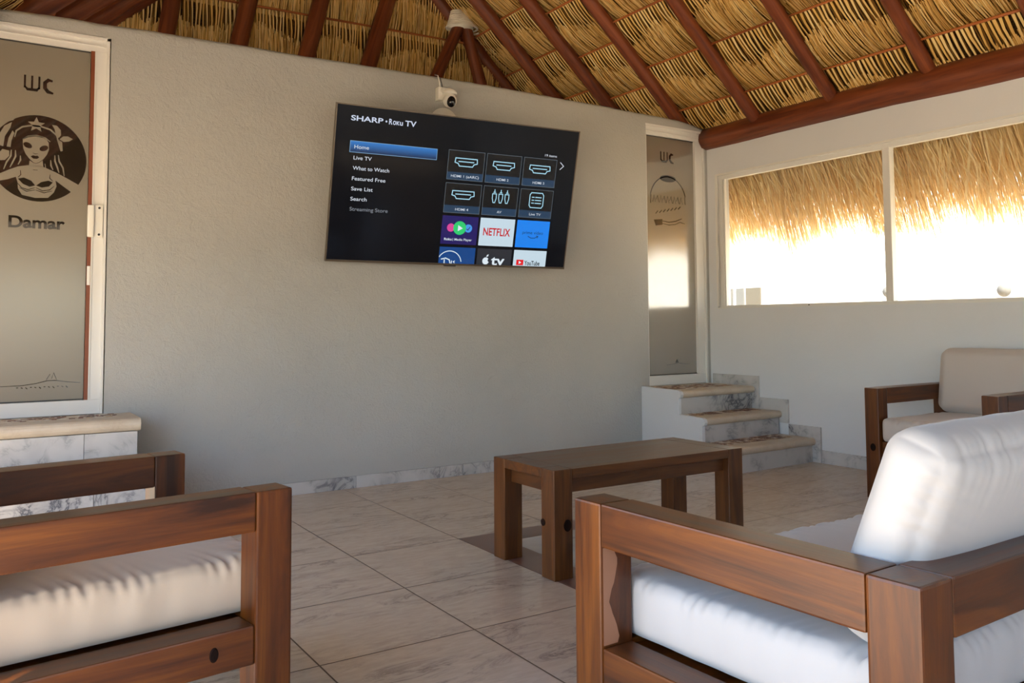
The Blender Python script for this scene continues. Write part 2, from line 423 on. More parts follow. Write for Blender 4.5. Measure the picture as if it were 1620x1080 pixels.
# ------------------------------------------------------------------ right staircase
def step_profile(bm, xl, xr, yf_l, yf_r, yb, z1, th, rad, lx=None):
    """tread with a bull-nose front; left/right fronts may differ (skewed)"""
    n = 8
    rings = []
    for side_, (x, yf) in enumerate(((xl, yf_l), (xr, yf_r))):
        pts = [(yf+rad, z1-th)] + [(yf+rad-rad*math.sin(PI*i/n), z1-th/2-th/2*math.cos(PI*i/n)) for i in range(1, n)] + [(yf+rad, z1), (yb, z1), (yb, z1-th)]
        rings.append([bm.verts.new(((lx(y) if lx and side_ == 0 else x), y, z)) for y, z in pts])
    A, B = rings; k = len(A)
    bm.faces.new(A); bm.faces.new(B[::-1])
    for i in range(k): bm.faces.new((A[i], A[(i+1) % k], B[(i+1) % k], B[i]))
    bmesh.ops.recalc_face_normals(bm, faces=bm.faces[:])
def mosaic(name, x0, x1, y0, y1, z, parent, seed):
    """band of irregular brown and sand stone chips set into the back of a tread"""
    rnd = random.Random(seed); cols = [MOS_A, MOS_B, MOS_C]; bm = bmesh.new()
    x = x0
    rows = max(2, int((y1-y0)/.03))
    for j in range(rows):
        x = x0 + rnd.uniform(0, .02)
        while x < x1-.02:
            wd = rnd.uniform(.02, .055); ya = y0+(y1-y0)*j/rows; yb = y0+(y1-y0)*(j+1)/rows
            q = [bm.verts.new((x+rnd.uniform(0, .008), ya+rnd.uniform(.001, .006), z)), bm.verts.new((min(x+wd, x1)-rnd.uniform(0, .008), ya+rnd.uniform(.001, .006), z)),
                 bm.verts.new((min(x+wd, x1)-rnd.uniform(0, .008), yb-rnd.uniform(.001, .006), z)), bm.verts.new((x+rnd.uniform(0, .008), yb-rnd.uniform(.001, .006), z))]
            f = bm.faces.new(q); f.material_index = rnd.choice([0, 0, 1, 2, 0])
            x += wd+.003
    top = bmesh.ops.extrude_face_region(bm, geom=bm.faces[:])
    for v in [v for v in top['geom'] if isinstance(v, bmesh.types.BMVert)]: v.co.z -= .004
    bmesh.ops.recalc_face_normals(bm, faces=bm.faces[:])
    return obj(name, bm, cols, parent)
MOS_A = mat('brown chip', (.17, .075, .045, 1), .5); MOS_B = mat('tan chip', (.48, .33, .20, 1), .5); MOS_C = mat('pale chip', (.62, .55, .46, 1), .5)
SX = XR-.018
st = empty('marble_steps', (4.5, YW, 0), label='three white marble steps with rounded cream treads in the far right corner', cat='steps')
sinv = Matrix.Translation((-4.5, -YW, 0))
def slocal(bm): bm.transform(sinv); return bm
fronts = [(3.99, 3.61, 3.645, .168), (3.99, 3.89, 3.935, .335), (4.04, 4.155, 4.185, .502)]   # x left, y left, y right, z top
backs = [3.96, 4.22, YW-.002]
def left_x(y): return 4.165-(YW-y)*.145
for i, (xl, yl, yr, z1) in enumerate(fronts):
    xa = left_x((yl+backs[i])/2)
    b = bmesh.new(); step_profile(b, xa+.004, SX, yl, yr, backs[i], z1, .05, .025, lambda y: left_x(y)+.004); obj('tread', slocal(b), CREAM, st, False)
    b = bmesh.new(); zz0 = 0 if i == 0 else fronts[i-1][3]
    A = [(left_x(yl)+.01, yl+.03), (SX, yr+.03), (SX, backs[i]-.01), (left_x(backs[i])+.01, backs[i]-.01)]
    lo = [b.verts.new((x, y, zz0)) for x, y in A]; hi = [b.verts.new((x, y, z1-.05)) for x, y in A]
    b.faces.new(lo[::-1]); b.faces.new(hi)
    for k in range(4): b.faces.new((lo[k], lo[(k+1) % 4], hi[(k+1) % 4], hi[k]))
    obj('riser', slocal(b), MARBLE, st)
    mz = mosaic('mosaic_band', xa+.05, SX-.06, yr+.13, backs[i]-.01 if i < 2 else YW-.06, z1+.0015, st, 5+i)
    mz.data.transform(sinv)
# white painted left flank
b = bmesh.new()
poly = []
for i, (xl, yl, yr, z1) in enumerate(fronts):
    zb = 0 if i == 0 else fronts[i-1][3]-.0
    if i == 0: poly.append((yl+.028, 0))
    poly += [(yl+.028, zb), (yl+.028, z1-.052), (yl+.006, z1-.045), (yl-.002, z1-.025), (yl+.006, z1-.006), (yl+.03, z1+.004)]
    poly += [(fronts[i+1][1]+.028 if i < 2 else YW-.001, z1+.004)]
clean = []
for p in poly:
    if not clean or (abs(p[0]-clean[-1][0])+abs(p[1]-clean[-1][1])) > 1e-4: clean.append(p)
clean.append((YW-.001, 0))
A = [b.verts.new((left_x(y)-.006, y, z)) for y, z in clean]; B = [b.verts.new((left_x(y)+.02, y, z)) for y, z in clean]
b.faces.new(A); b.faces.new(B[::-1])
for i in range(len(A)): b.faces.new((A[i], A[(i+1) % len(A)], B[(i+1) % len(A)], B[i]))
bmesh.ops.recalc_face_normals(b, faces=b.faces[:]); obj('side_panel', slocal(b), WHITE, st)
# stepped marble skirting on the right wall
skirt = empty('baseboard_steps', (XR, 3.6, 0), kind='structure')
for ya, yb, za, zb in ((4.15, 4.615, .40, .578), (3.88, 4.15, .25, .42), (3.605, 3.88, 0, .246)):
    box('marble_tile', (-.017, ya-3.6+.001, max(0, za-.1 if za > .3 else za)), (-.0005, yb-3.6-.001, zb), MARBLE, skirt, .0015)

# ------------------------------------------------------------------ left door step
ls = empty('door_step', (0, YW, 0), label='broad marble step with a rounded cream slab below the left washroom door', cat='step')
b = bmesh.new(); step_profile(b, -.915, .595, 4.305, 4.305, YW-.002, .532, .062, .028)
b.transform(Matrix.Translation((0, -YW, 0))); obj('tread', b, CREAM, ls)
m_ = mosaic('mosaic_band', -.8, .52, 4.47, YW-.01, .5335, ls, 31); m_.data.transform(Matrix.Translation((0, -YW, 0)))
for xa, xb in ((-.91, -.74), (-.738, -.2), (-.198, .345), (.3475, .582)):
    box('riser', (xa, -.322, .335), (xb, -.004, .468), MARBLE, ls)
b = bmesh.new(); step_profile(b, -.915, .655, 4.03, 4.03, 4.33, .335, .055, .026)
b.transform(Matrix.Translation((0, -YW, 0))); obj('tread', b, CREAM, ls)
for xa, xb in ((-.91, -.74), (-.738, -.2), (-.198, .36), (.3625, .645)):
    box('riser', (xa, -.59, 0), (xb, -.006, .279), MARBLE, ls)

# ------------------------------------------------------------------ doors
def poly_mesh(bm, pts, y0, y1):
    prism(bm, pts, y0, y1)
def stroke(bm, pts, wd, y0, y1):
    L, Rr = [], []
    P = [Vector(p) for p in pts]
    for i, p in enumerate(P):
        d = (P[min(i+1, len(P)-1)]-P[max(i-1, 0)]).normalized(); n = Vector((-d.y, d.x))
        k = wd/2*(1 if 0 < i < len(P)-1 else .5)
        L.append(p+n*k); Rr.append(p-n*k)
    for i in range(len(P)-1):
        prism(bm, [tuple(L[i]), tuple(L[i+1]), tuple(Rr[i+1]), tuple(Rr[i])], y0, y1)
def ell(cx, cz, rx, rz, n=24, a0=0, a1=2*PI):
    return [(cx+rx*math.cos(a0+(a1-a0)*i/n), cz+rz*math.sin(a0+(a1-a0)*i/n)) for i in range(n if abs(a1-a0-2*PI) < 1e-6 else n+1)]
def text_bm(s, size, off=0.):
    cu = bpy.data.curves.new('t', 'FONT'); cu.body = s; cu.size = size; cu.align_x = 'LEFT'; cu.offset = off
    to = bpy.data.objects.new('t', cu); COL.objects.link(to)
    dg = bpy.context.evaluated_depsgraph_get(); dg.update()
    me = bpy.data.meshes.new_from_object(to.evaluated_get(dg))
    bm = bmesh.new(); bm.from_mesh(me)
    bpy.data.objects.remove(to); bpy.data.curves.remove(cu); bpy.data.meshes.remove(me)
    return bm
def fit_text(s, x0, x1, y0, h, bold=0.):
    """flat text in the xy plane between x0..x1, baseline y0, cap height h"""
    bm = text_bm(s, 1.0, bold)
    xs = [v.co.x for v in bm.verts]; a, c = min(xs), max(xs)
    capref = .729
    for v in bm.verts: v.co = Vector((x0+(v.co.x-a)/(c-a)*(x1-x0), y0+v.co.y*h/capref, 0))
    return bm

def door(name, x0, x1, z0, z1, gx0, gx1, gz0, gz1, yoff, outer):
    d = empty(name, (x0, YW+yoff, z0), kind='structure')
    T_ = Matrix.Translation((-x0, 0, -z0))
    b = bmesh.new()
    bx(b, (x0, 0, gz1), (x1, .05, z1), .002); bx(b, (x0, 0, z0), (x1, .05, gz0), .002)
    bx(b, (gx1, .001, gz0), (x1, .049, gz1)); bx(b, (x0, .001, gz0), (gx0, .049, gz1))
    b.transform(T_); obj('door_frame', b, FRAME, d)
    if outer:
        b = bmesh.new(); q = .016
        bx(b, (x0-.004, -.012, z1-.014), (x1+.004, .002, z1+.004)); bx(b, (x1-.012, -.012, z0), (x1+.006, .002, z1))
        bx(b, (x0-.004, -.006, gz1+.028), (x1-.02, .004, gz1+.034))
        b.transform(T_); obj('frame_trim', b, FRAME, d)
    b = bmesh.new(); bx(b, (gx0, .022, gz0), (gx1, .028, gz1)); b.transform(T_)
    p = obj('glass_pane', b, FROST, d)
    b = bmesh.new(); g_ = .004
    bx(b, (gx0, .018, gz1-.007), (gx1, .0215, gz1)); bx(b, (gx0, .018, gz0), (gx1, .0215, gz0+.007)); b.transform(T_)
    obj('pane_seal', b, DARK, d)
    return d, p, T_
d1, pane1, T1 = door('door_1', -.47, .462, .535, 2.513, -.40, .375, .607, 2.437, .012, True)
pane1.data.materials[0] = FROST2
b = bmesh.new(); bx(b, (.375, -.002, .607), (.3935, .03, 2.437)); b.transform(T1); obj('timber_jamb', b, REDSLIT, d1)
b = bmesh.new(); bx(b, (.3935, -.004, .607), (.40, .04, 2.437)); b.transform(T1); obj('frame_lip', b, FRAME, d1)
b = bmesh.new(); bx(b, (.372, -.032, 1.45), (.402, -.002, 1.617), .006); bx(b, (.402, -.014, 1.45), (.446, -.001, 1.62), .002); b.transform(T1); hg = obj('hinge', b, PLAST, d1)
b = bmesh.new(); cyl(b, (.428, -.016, 1.605), .006, .005, 'y', 12); cyl(b, (.428, -.016, 1.465), .006, .005, 'y', 12); b.transform(T1); obj('screw', b, SCREW, hg)
b = bmesh.new(); bx(b, (.377, -.004, 1.20), (.392, .012, 1.30), .002); b.transform(T1); obj('latch', b, PLAST, d1)
# etched design of the left door: WC, a round picture of a long-haired girl in a star cap, a word, a wave line
YF = .0215
def E(u, v, c=(.147, 1.845), r=.222): return (c[0]+(u-318)/345*r, c[1]+(440-v)/339*r)
def Es(l): return [E(*p) for p in l]
b = bmesh.new(); prism(b, ell(.147, 1.845, .218, .222, 64), YF-.001, YF); b.transform(T1); disc = obj('round_emblem', b, CLEAR, pane1)
b = bmesh.new(); y0, y1 = YF-.002, YF-.001
prism(b, Es([(205, 300), (210, 372), (228, 415), (255, 450), (284, 476), (300, 480), (322, 470), (352, 442), (375, 405), (388, 365), (385, 312), (368, 283), (335, 266), (300, 262), (255, 270), (222, 284)]), y0, y1)
prism(b, Es([(256, 462), (252, 503), (352, 508), (346, 452), (322, 474), (300, 484), (280, 478)]), y0, y1)
prism(b, Es([(250, 500), (180, 516), (120, 545), (60, 580), (5, 590), (30, 645), (110, 622), (165, 598), (178, 640), (182, 690), (210, 735), (300, 752), (390, 745), (430, 700), (448, 650), (440, 605), (500, 650), (570, 700), (612, 630), (520, 580), (440, 540), (355, 505)]), y0, y1)
stroke(b, Es([(150, 290), (160, 240), (200, 205), (260, 188), (330, 188), (395, 205), (440, 245), (455, 295)]), .008, y0, y1)
stroke(b, Es([(205, 300), (240, 275), (300, 262), (360, 275), (395, 300)]), .007, y0, y1)
star = []
for k in range(10):
    rr_ = 62 if k % 2 == 0 else 28; a = PI/2+k*PI/5; star.append(E(296+rr_*math.cos(a), 178-rr_*math.sin(a)))
prism(b, star, y0, y1)
prism(b, Es([(405, 165), (440, 168), (468, 200), (470, 240), (455, 265), (432, 235), (425, 200)]), y0, y1)
prism(b, Es([(460, 275), (485, 248), (520, 244), (556, 262), (530, 284), (490, 292)]), y0, y1)
prism(b, Es([(440, 270), (480, 295), (485, 365), (470, 370), (455, 320)]), y0, y1)
for l in ([(130, 392), (128, 440), (100, 490), (82, 548)], [(158, 392), (160, 440), (140, 490), (124, 528)], [(192, 430), (194, 465), (178, 502)], [(430, 405), (432, 450), (450, 500), (462, 540)],
          [(455, 400), (462, 450), (490, 500), (500, 565)], [(402, 445), (405, 490), (420, 522)], [(362, 478), (368, 510)]):
    stroke(b, Es(l), .0075, y0, y1)
for l in ([(0, 215), (40, 170), (90, 142), (150, 128), (140, 160), (80, 185), (30, 250), (10, 300)], [(35, 360), (45, 280), (80, 210), (130, 175), (120, 220), (85, 290), (75, 370)], [(98, 370), (110, 300), (135, 240), (148, 260), (130, 320), (125, 372)]):
    prism(b, Es(l), y0, y1)
prism(b, Es([(40, 470), (50, 420), (70, 392), (115, 400), (118, 440), (90, 475), (60, 480)]), y0, y1)
for k in range(6):
    stroke(b, Es([(2, 390+k*26), (30, 410+k*26)]), .004, y0, y1); stroke(b, Es([(30, 385+k*26), (2, 408+k*26)]), .004, y0, y1)
b.transform(T1); girl = obj('girl_figure', b, FROST2, pane1)
b = bmesh.new(); y2 = YF-.003
for cx_, cz_ in ((240, 345), (352, 358)):
    prism(b, [E(cx_+30*math.cos(a), cz_-22*math.sin(a)-8*math.cos(a)*(1 if cx_ < 300 else -1)*-1) for a in [2*PI*i/16 for i in range(16)]], y2, y0)
prism(b, Es([(262, 430), (280, 420), (294, 424), (308, 420), (322, 432), (306, 446), (280, 446)]), y2, y0)
stroke(b, Es([(276, 402), (294, 408), (312, 403)]), .003, y2, y0)
stroke(b, Es([(282, 534), (312, 534)]), .003, y2, y0)
for l in ([(180, 612), (220, 600), (270, 620), (298, 655), (260, 668), (215, 650)], [(305, 655), (340, 625), (390, 610), (420, 622), (395, 655), (345, 668)]): prism(b, Es(l), y2, y0)
for l in ([(172, 640), (205, 680), (250, 692), (298, 672)], [(303, 672), (350, 694), (400, 682), (430, 650)], [(190, 680), (240, 705), (298, 690)], [(303, 690), (360, 708), (415, 690)], [(195, 545), (198, 580), (180, 600)], [(400, 560), (398, 590), (420, 612)]):
    stroke(b, Es(l), .004, y2, y0)
b.transform(T1); obj('face_detail', b, CLEAR, girl)
# lettering (Blender xy text turned upright)
UP = Matrix.Rotation(PI/2, 4, 'X')
def etched(s, x0, x1, z, h, parent, T_, name='lettering', y=YF-.0015):
    b = fit_text(s, x0, x1, z, h, .028); b.transform(UP); b.transform(Matrix.Translation((0, y, 0))); b.transform(T_)
    return obj(name, b, CLEAR, parent)
def wc(x0, z0, s, T_, parent, cut=None):
    b = bmesh.new(); w_ = .018*s
    for px_ in (0, .032, .064):
        stroke(b, [(x0+px_*s, z0+.078*s), (x0+px_*s, z0+.012*s)], w_, YF-.001, YF)
    stroke(b, [(x0, z0+.02*s), (x0+.012*s, z0+.006*s), (x0+.054*s, z0+.006*s), (x0+.064*s, z0+.02*s)], w_*.8, YF-.001, YF)
    stroke(b, [(x0+.124*s, z0+.062*s), (x0+.105*s, z0+.066*s), (x0+.09*s, z0+.05*s), (x0+.09*s, z0+.022*s), (x0+.104*s, z0+.004*s), (x0+.128*s, z0-.002*s)], w_, YF-.001, YF)
    b.transform(T_); return obj('lettering', b, CLEAR, parent)
wc(.077, 2.19, 1.0, T1, pane1)
etched('Damar', .022, .272, 1.487, .06, pane1, T1)
b = bmesh.new()
stroke(b, [(-.02, .690), (.10, .692), (.16, .700), (.21, .712), (.25, .712), (.30, .703), (.36, .696)], .003, YF-.001, YF)
stroke(b, [(.205, .716), (.222, .745), (.23, .722), (.238, .752), (.252, .716)], .003, YF-.001, YF)
for k in range(12): stroke(b, [(.075+k*.02, .682), (.083+k*.02, .682-(k % 3)*.004)], .006, YF-.001, YF)
b.transform(T1); obj('skyline_emblem', b, CLEAR, pane1)

d2, pane2, T2 = door('door_2', 4.242, 4.868, .503, 2.532, 4.256, 4.775, .578, 2.452, .012, True)
wc(4.425, 2.255, 1.05, T2, pane2)
b = bmesh.new(); c2 = (4.495, 1.94)
stroke(b, ell(c2[0], c2[1], .192, .20, 40, 0.25, PI-.25), .008, YF-.001, YF)
prism(b, ell(c2[0]+.0, 2.125, .085, .028, 24), YF-.001, YF)
for k in range(9):
    x = 4.33+k*.036
    stroke(b, [(x, 1.93+.02*(k % 2)), (x+.016, 1.985), (x+.03, 1.93)], .008, YF-.001, YF)
stroke(b, [(4.315, 1.99), (4.31, 1.92)], .01, YF-.001, YF); stroke(b, [(4.675, 1.99), (4.68, 1.93)], .01, YF-.001, YF)
for k in range(7):
    stroke(b, [(4.36+k*.04, 1.84+.008*k), (4.385+k*.04, 1.862+.008*k)], .014, YF-.001, YF)
prism(b, [(4.34, 1.79), (4.43, 1.80), (4.43, 1.755), (4.36, 1.745)], YF-.001, YF)
stroke(b, [(4.43, 1.785), (4.50, 1.778), (4.57, 1.79), (4.64, 1.815)], .010, YF-.001, YF)
stroke(b, [(4.43, 1.765), (4.50, 1.757), (4.57, 1.765), (4.62, 1.785), (4.67, 1.775)], .008, YF-.001, YF)
b.transform(T2); obj('round_emblem', b, CLEAR, pane2)
b = bmesh.new(); stroke(b, [(4.45, .655), (4.53, .662), (4.57, .668), (4.64, .66), (4.70, .657)], .003, YF-.001, YF); prism(b, [(4.545, .672), (4.562, .70), (4.58, .672)], YF-.001, YF)
b.transform(T2); obj('skyline_emblem', b, CLEAR, pane2)

# ------------------------------------------------------------------ television
TVW, TVH, TVK = 1.68, .955, .972          # laid out at 1.68 m, then scaled as a whole
a_, bt, cr = math.radians(-6.16), math.radians(14.02), math.radians(-.34)
u = Vector((math.cos(a_), math.sin(a_), 0)); n = Vector((math.sin(a_), -math.cos(a_), 0)); v = Vector((0, 0, 1))
n2 = math.cos(bt)*n-math.sin(bt)*v; v2 = math.cos(bt)*v+math.sin(bt)*n
U_ = math.cos(cr)*u+math.sin(cr)*v2; V_ = math.cos(cr)*v2-math.sin(cr)*u
ck = Vector((-.1464, -.2444, .9873)); tvc = ck + (Vector((2.505, 4.50, 1.832))-ck)*TVK
tv = empty('television', label='large wall-mounted television tilted forward, its screen showing a streaming menu', cat='television')
tv.matrix_world = Matrix(((U_.x, V_.x, n2.x, tvc.x), (U_.y, V_.y, n2.y, tvc.y), (U_.z, V_.z, n2.z, tvc.z), (0, 0, 0, 1))) @ Matrix.Scale(TVK, 4)
TV_M = tv.matrix_world.copy()
# local frame: x right, y up, z towards the room; (0,0,0) at the centre of the glass
def tl(x, y): return (x-TVW/2, TVH/2-y)            # from top-left, metres
b = bmesh.new(); bx(b, (-TVW/2+.01, -TVH/2+.01, -.022), (TVW/2-.01, TVH/2-.01, -.003), .004); bx(b, (-.5, -.18, -.060), (.5, .30, -.03), .01); obj('back_housing', b, DARK, tv)
b = bmesh.new(); q = .007
bx(b, (-TVW/2, TVH/2-q, -.02), (TVW/2, TVH/2, .003)); bx(b, (-TVW/2, -TVH/2, -.02), (-TVW/2+q, TVH/2, .003)); bx(b, (TVW/2-q, -TVH/2, -.02), (TVW/2, TVH/2, .003))
bx(b, (-TVW/2, -TVH/2, -.022), (TVW/2, -TVH/2+.013, .006), .002); obj('bezel', b, BRONZE, tv)
b = bmesh.new(); bx(b, (-.06, -TVH/2-.006, -.012), (.02, -TVH/2+.002, .006)); obj('status_light_bar', b, DARK, tv)
SCRM = mat('screen glass', (.001, .001, .0015, 1), .13, spec=.28, emit=srgb(13, 13, 16), estr=1/2**EXPOSURE)
b = bmesh.new(); bx(b, (-TVW/2+q, -TVH/2+.013, -.004), (TVW/2-q, TVH/2-q, 0)); scr = obj('screen', b, SCRM, tv)
E_TXT = emis('menu text', (205, 212, 222)); E_DIM = emis('dim menu text', (120, 126, 134)); E_LOGO = emis('logo text', (196, 206, 226))
E_ICON = emis('icon lines', (165, 215, 235)); E_EDGE = emis('tile border', (92, 104, 112)); E_BAND = emis('tile caption band', (32, 58, 84))
E_TILE = emis('tile ground', (10, 11, 14)); E_HOME = emis('menu highlight', (30, 70, 120)); E_HEDGE = emis('highlight border', (120, 165, 200))
E_PURP = emis('indigo tile', (32, 22, 92)); E_PALE = emis('pale tile', (196, 216, 228)); E_BLUE = emis('blue tile', (22, 128, 236))
E_RED = emis('red lettering', (196, 22, 34)); E_NAVY = emis('navy lettering', (18, 46, 92)); E_GREEN = emis('green disc', (46, 200, 110))
E_PINK = emis('pink disc', (214, 70, 150)); E_SKY = emis('light blue disc', (70, 150, 226)); E_DBLUE = emis('deep blue tile', (14, 66, 130)); E_GREY = emis('charcoal tile', (40, 43, 50))
E_WHITE = emis('white mark', (220, 232, 240)); E_REDB = emis('red badge', (226, 26, 36))
m = E_HOME; g = NG(m); tc = g.n('ShaderNodeTexCoord'); sp = g.n('ShaderNodeSeparateXYZ'); g.l(tc.outputs['Generated'], sp.inputs[0])
g.l(g.ramp(sp.outputs[1], [(.1, srgb(24, 48, 84)), (.9, srgb(44, 116, 190))]), g.b.inputs['Emission Color'])
def put(name, bm, m, z=.001):
    bm.transform(Matrix.Translation((0, 0, z))); return obj(name, bm, m, scr)
def rect(bm, x0, y0, x1, y1):
    a, c = tl(x0, y0); d, e = tl(x1, y1)
    bm.faces.new([bm.verts.new(p) for p in ((a, e, 0), (d, e, 0), (d, c, 0), (a, c, 0))])
def border(bm, x0, y0, x1, y1, t=.0028):
    rect(bm, x0, y0, x1, y0+t); rect(bm, x0, y1-t, x1, y1); rect(bm, x0, y0, x0+t, y1); rect(bm, x1-t, y0, x1, y1)
def sfill(bm, pts):
    bm.faces.new([bm.verts.new((*tl(x, y), 0)) for x, y in pts])
def sline(bm, pts, wd):
    P = [Vector(tl(*p)) for p in pts]
    for i in range(len(P)-1):
        d = (P[i+1]-P[i]).normalized(); nn_ = Vector((-d.y, d.x))*wd/2; e = d*wd/2
        bm.faces.new([bm.verts.new((*q, 0)) for q in (P[i]-e+nn_, P[i]-e-nn_, P[i+1]+e-nn_, P[i+1]+e+nn_)])
def stext(name, s, x0, x1, ybase, h, m, z=.0016, bold=1):
    a, c = tl(x0, ybase); d, _ = tl(x1, 0)
    bm = fit_text(s, a, d, c, h, .006 if bold == 1 else .022)
    return put(name, bm, m, z)
stext('brand_lettering', 'SHARP', .094, .293, .094, .031, E_LOGO, bold=3)
b = bmesh.new(); sfill(b, [(.313+.006*math.cos(t), .080-.006*math.sin(t)) for t in [2*PI*i/14 for i in range(14)]]); put('separator_dot', b, E_LOGO)
stext('system_lettering', 'R', .330, .352, .094, .034, E_LOGO, bold=3)
stext('system_lettering', 'ок', .355, .396, .094, .0305, E_LOGO, bold=3)
stext('system_lettering', 'u', .399, .419, .094, .0325, E_LOGO, bold=3)
stext('system_lettering', 'TV', .433, .506, .094, .034, E_LOGO, bold=3)
b = bmesh.new(); rect(b, .099, .214, .661, .284); put('menu_highlight', b, E_HOME, .0006)
b = bmesh.new(); border(b, .099, .214, .661, .284, .003); put('highlight_border', b, E_HEDGE, .001)
for s, x1, yb, mm in (('Home', .218, .260, E_TXT), ('Live TV', .240, .326, E_TXT), ('What to Watch', .357, .388, E_TXT), ('Featured Free', .338, .451, E_TXT),
                      ('Save List', .262, .513, E_TXT), ('Search', .229, .575, E_TXT), ('Streaming Store', .369, .637, E_DIM)):
    stext('menu_entry', s, .127, x1, yb, .0235, mm)
cols = [(.738, .992), (1.007, 1.261), (1.278, 1.528)]; rows = [(.209, .398), (.418, .611), (.630, .815), (.834, .942)]
def tile(c, r, m):
    b = bmesh.new(); rect(b, cols[c][0], rows[r][0], cols[c][1], rows[r][1]); return put('menu_tile', b, m, .0005)
def caption(c, r, s, wd):
    x0, x1 = cols[c]; y1 = rows[r][1]; tt = tile(c, r, E_TILE)
    b = bmesh.new(); rect(b, x0, y1-.05, x1, y1); put('caption_band', b, E_BAND, .0008)
    b = bmesh.new(); border(b, x0, rows[r][0], x1, y1); put('tile_border', b, E_EDGE, .001)
    xm = (x0+x1)/2; stext('tile_caption', s, xm-wd/2, xm+wd/2, y1-.017, .017, E_TXT)
def hdmi(c, r):
    x = sum(cols[c])/2; y = rows[r][0]+.073; b = bmesh.new()
    P = [(-.075, -.024), (.075, -.024), (.078, .004), (.056, .010), (.046, .026), (-.046, .026), (-.056, .010), (-.078, .004), (-.075, -.024)]
    sline(b, [(x+p, y+q_) for p, q_ in P], .006); sline(b, [(x-.052, y-.003), (x+.052, y-.003)], .006); put('port_icon', b, E_ICON, .0012)
for c, r, s, wd in ((0, 0, 'HDMI 1 (eARC)', .195), (1, 0, 'HDMI 2', .088), (2, 0, 'HDMI 3', .088), (0, 1, 'HDMI 4', .092)): caption(c, r, s, wd); hdmi(c, r)
caption(1, 1, 'AV', .034)
b = bmesh.new()
for k in (-1, 0, 1):
    x = sum(cols[1])/2+k*.046; y = rows[1][0]+.07
    sline(b, [(x-.014, y-.02), (x+.014, y-.02), (x+.014, y+.01), (x+.006, y+.038), (x-.006, y+.038), (x-.014, y+.01), (x-.014, y-.02)], .0055); sline(b, [(x-.006, y-.03), (x+.006, y-.03)], .006); sline(b, [(x, y-.046), (x, y-.034)], .006)
put('plug_icon', b, E_ICON, .0012)
caption(2, 1, 'Live TV', .088)
b = bmesh.new(); x = sum(cols[2])/2; y = rows[1][0]+.073
sline(b, [(x+px_*.052, y+py_*.05) for px_, py_ in ((-.8, -1), (.8, -1), (1, -.7), (1, .7), (.8, 1), (-.8, 1), (-1, .7), (-1, -.7), (-.8, -1))], .006)
for k in (-1, 0, 1):
    sline(b, [(x-.034, y+k*.02), (x-.02, y+k*.02)], .006); sline(b, [(x-.008, y+k*.02), (x+.034, y+k*.02)], .006)
put('guide_icon', b, E_ICON, .0012)
tile(0, 2, E_PURP)
def dot(cx_, cy_, r, m, z, name='disc_icon'):
    b = bmesh.new(); sfill(b, [(cx_+r*math.cos(t), cy_-r*math.sin(t)) for t in [2*PI*i/28 for i in range(28)]]); put(name, b, m, z)
dot(.802, .707, .027, E_PINK, .0010); dot(.925, .707, .027, E_SKY, .0010); dot(.864, .707, .045, E_GREEN, .0013)
b = bmesh.new(); sfill(b, [(.852, .688), (.886, .708), (.852, .728)]); put('play_icon', b, E_WHITE, .0016)
b = bmesh.new(); sline(b, [(.915, .712), (.923, .718), (.936, .698)], .005); put('disc_mark', b, E_PURP, .0016)
stext('tile_caption', 'Roku', .762, .815, .790, .016, E_WHITE, bold=3); stext('tile_caption', '| Media Player', .822, .958, .790, .016, E_WHITE)
tile(1, 2, E_PALE); stext('tile_lettering', 'NETFLIX', 1.034, 1.232, .745, .052, E_RED, bold=3)
tile(2, 2, E_BLUE); stext('tile_lettering', 'prime video', 1.325, 1.482, .722, .022, E_NAVY)
b = bmesh.new(); sline(b, [(1.370, .738), (1.392, .748), (1.42, .748), (1.442, .738)], .005); sline(b, [(1.432, .733), (1.446, .734), (1.441, .747)], .004); put('smile_mark', b, E_NAVY, .0014)
tile(0, 3, E_DBLUE)
b = bmesh.new(); sline(b, [(.808+.005+.085*math.cos(t), .945-.085*math.sin(t)) for t in [math.radians(d) for d in range(148, 5, -9)]], .0055); put('arc_mark', b, E_WHITE, .0012)
b = bmesh.new(); sline(b, [(.757, .915), (.785, .908), (.812, .918), (.820, .942)], .007); sline(b, [(.778, .920), (.778, .942)], .007); sline(b, [(.829, .926), (.829, .942)], .006); sline(b, [(.850, .925), (.841, .930), (.850, .938)], .005); put('tile_lettering', b, E_WHITE, .0014)
tile(1, 3, E_GREY)
dot(1.073, .917, .024, E_WHITE, .0010, 'fruit_mark'); dot(1.098, .912, .011, E_GREY, .0013, 'fruit_bite')
b = bmesh.new(); sfill(b, [(1.074, .890), (1.080, .876), (1.092, .872), (1.088, .886)]); put('leaf_mark', b, E_WHITE, .0012)
stext('tile_lettering', 'tv', 1.112, 1.212, .942, .066, E_WHITE, bold=2)
tile(2, 3, E_PALE)
b = bmesh.new(); sfill(b, [(1.302, .900), (1.356, .900), (1.356, .938), (1.302, .938)]); put('play_badge', b, E_REDB, .001)
b = bmesh.new(); sfill(b, [(1.321, .908), (1.341, .919), (1.321, .930)]); put('play_icon', b, E_WHITE, .0014)
stext('tile_lettering', 'YouTube', 1.363, 1.482, .936, .032, E_GREY, bold=2)
stext('item_count', '19 items', 1.430, 1.522, .192, .016, E_TXT)
b = bmesh.new(); sline(b, [(1.556, .224), (1.582, .246), (1.557, .270)], .005); put('arrow_icon', b, E_TXT)
# bracket between television and wall
b = bmesh.new(); bx(b, (2.20, 4.628, 1.70), (2.70, 4.6495, 2.02), .004); bx(b, (2.28, 4.50, 1.80), (2.34, 4.63, 1.98)); bx(b, (2.56, 4.48, 1.80), (2.62, 4.63, 1.98))
b.transform(TV_M.inverted()); obj('wall_bracket', b, DARK, tv)

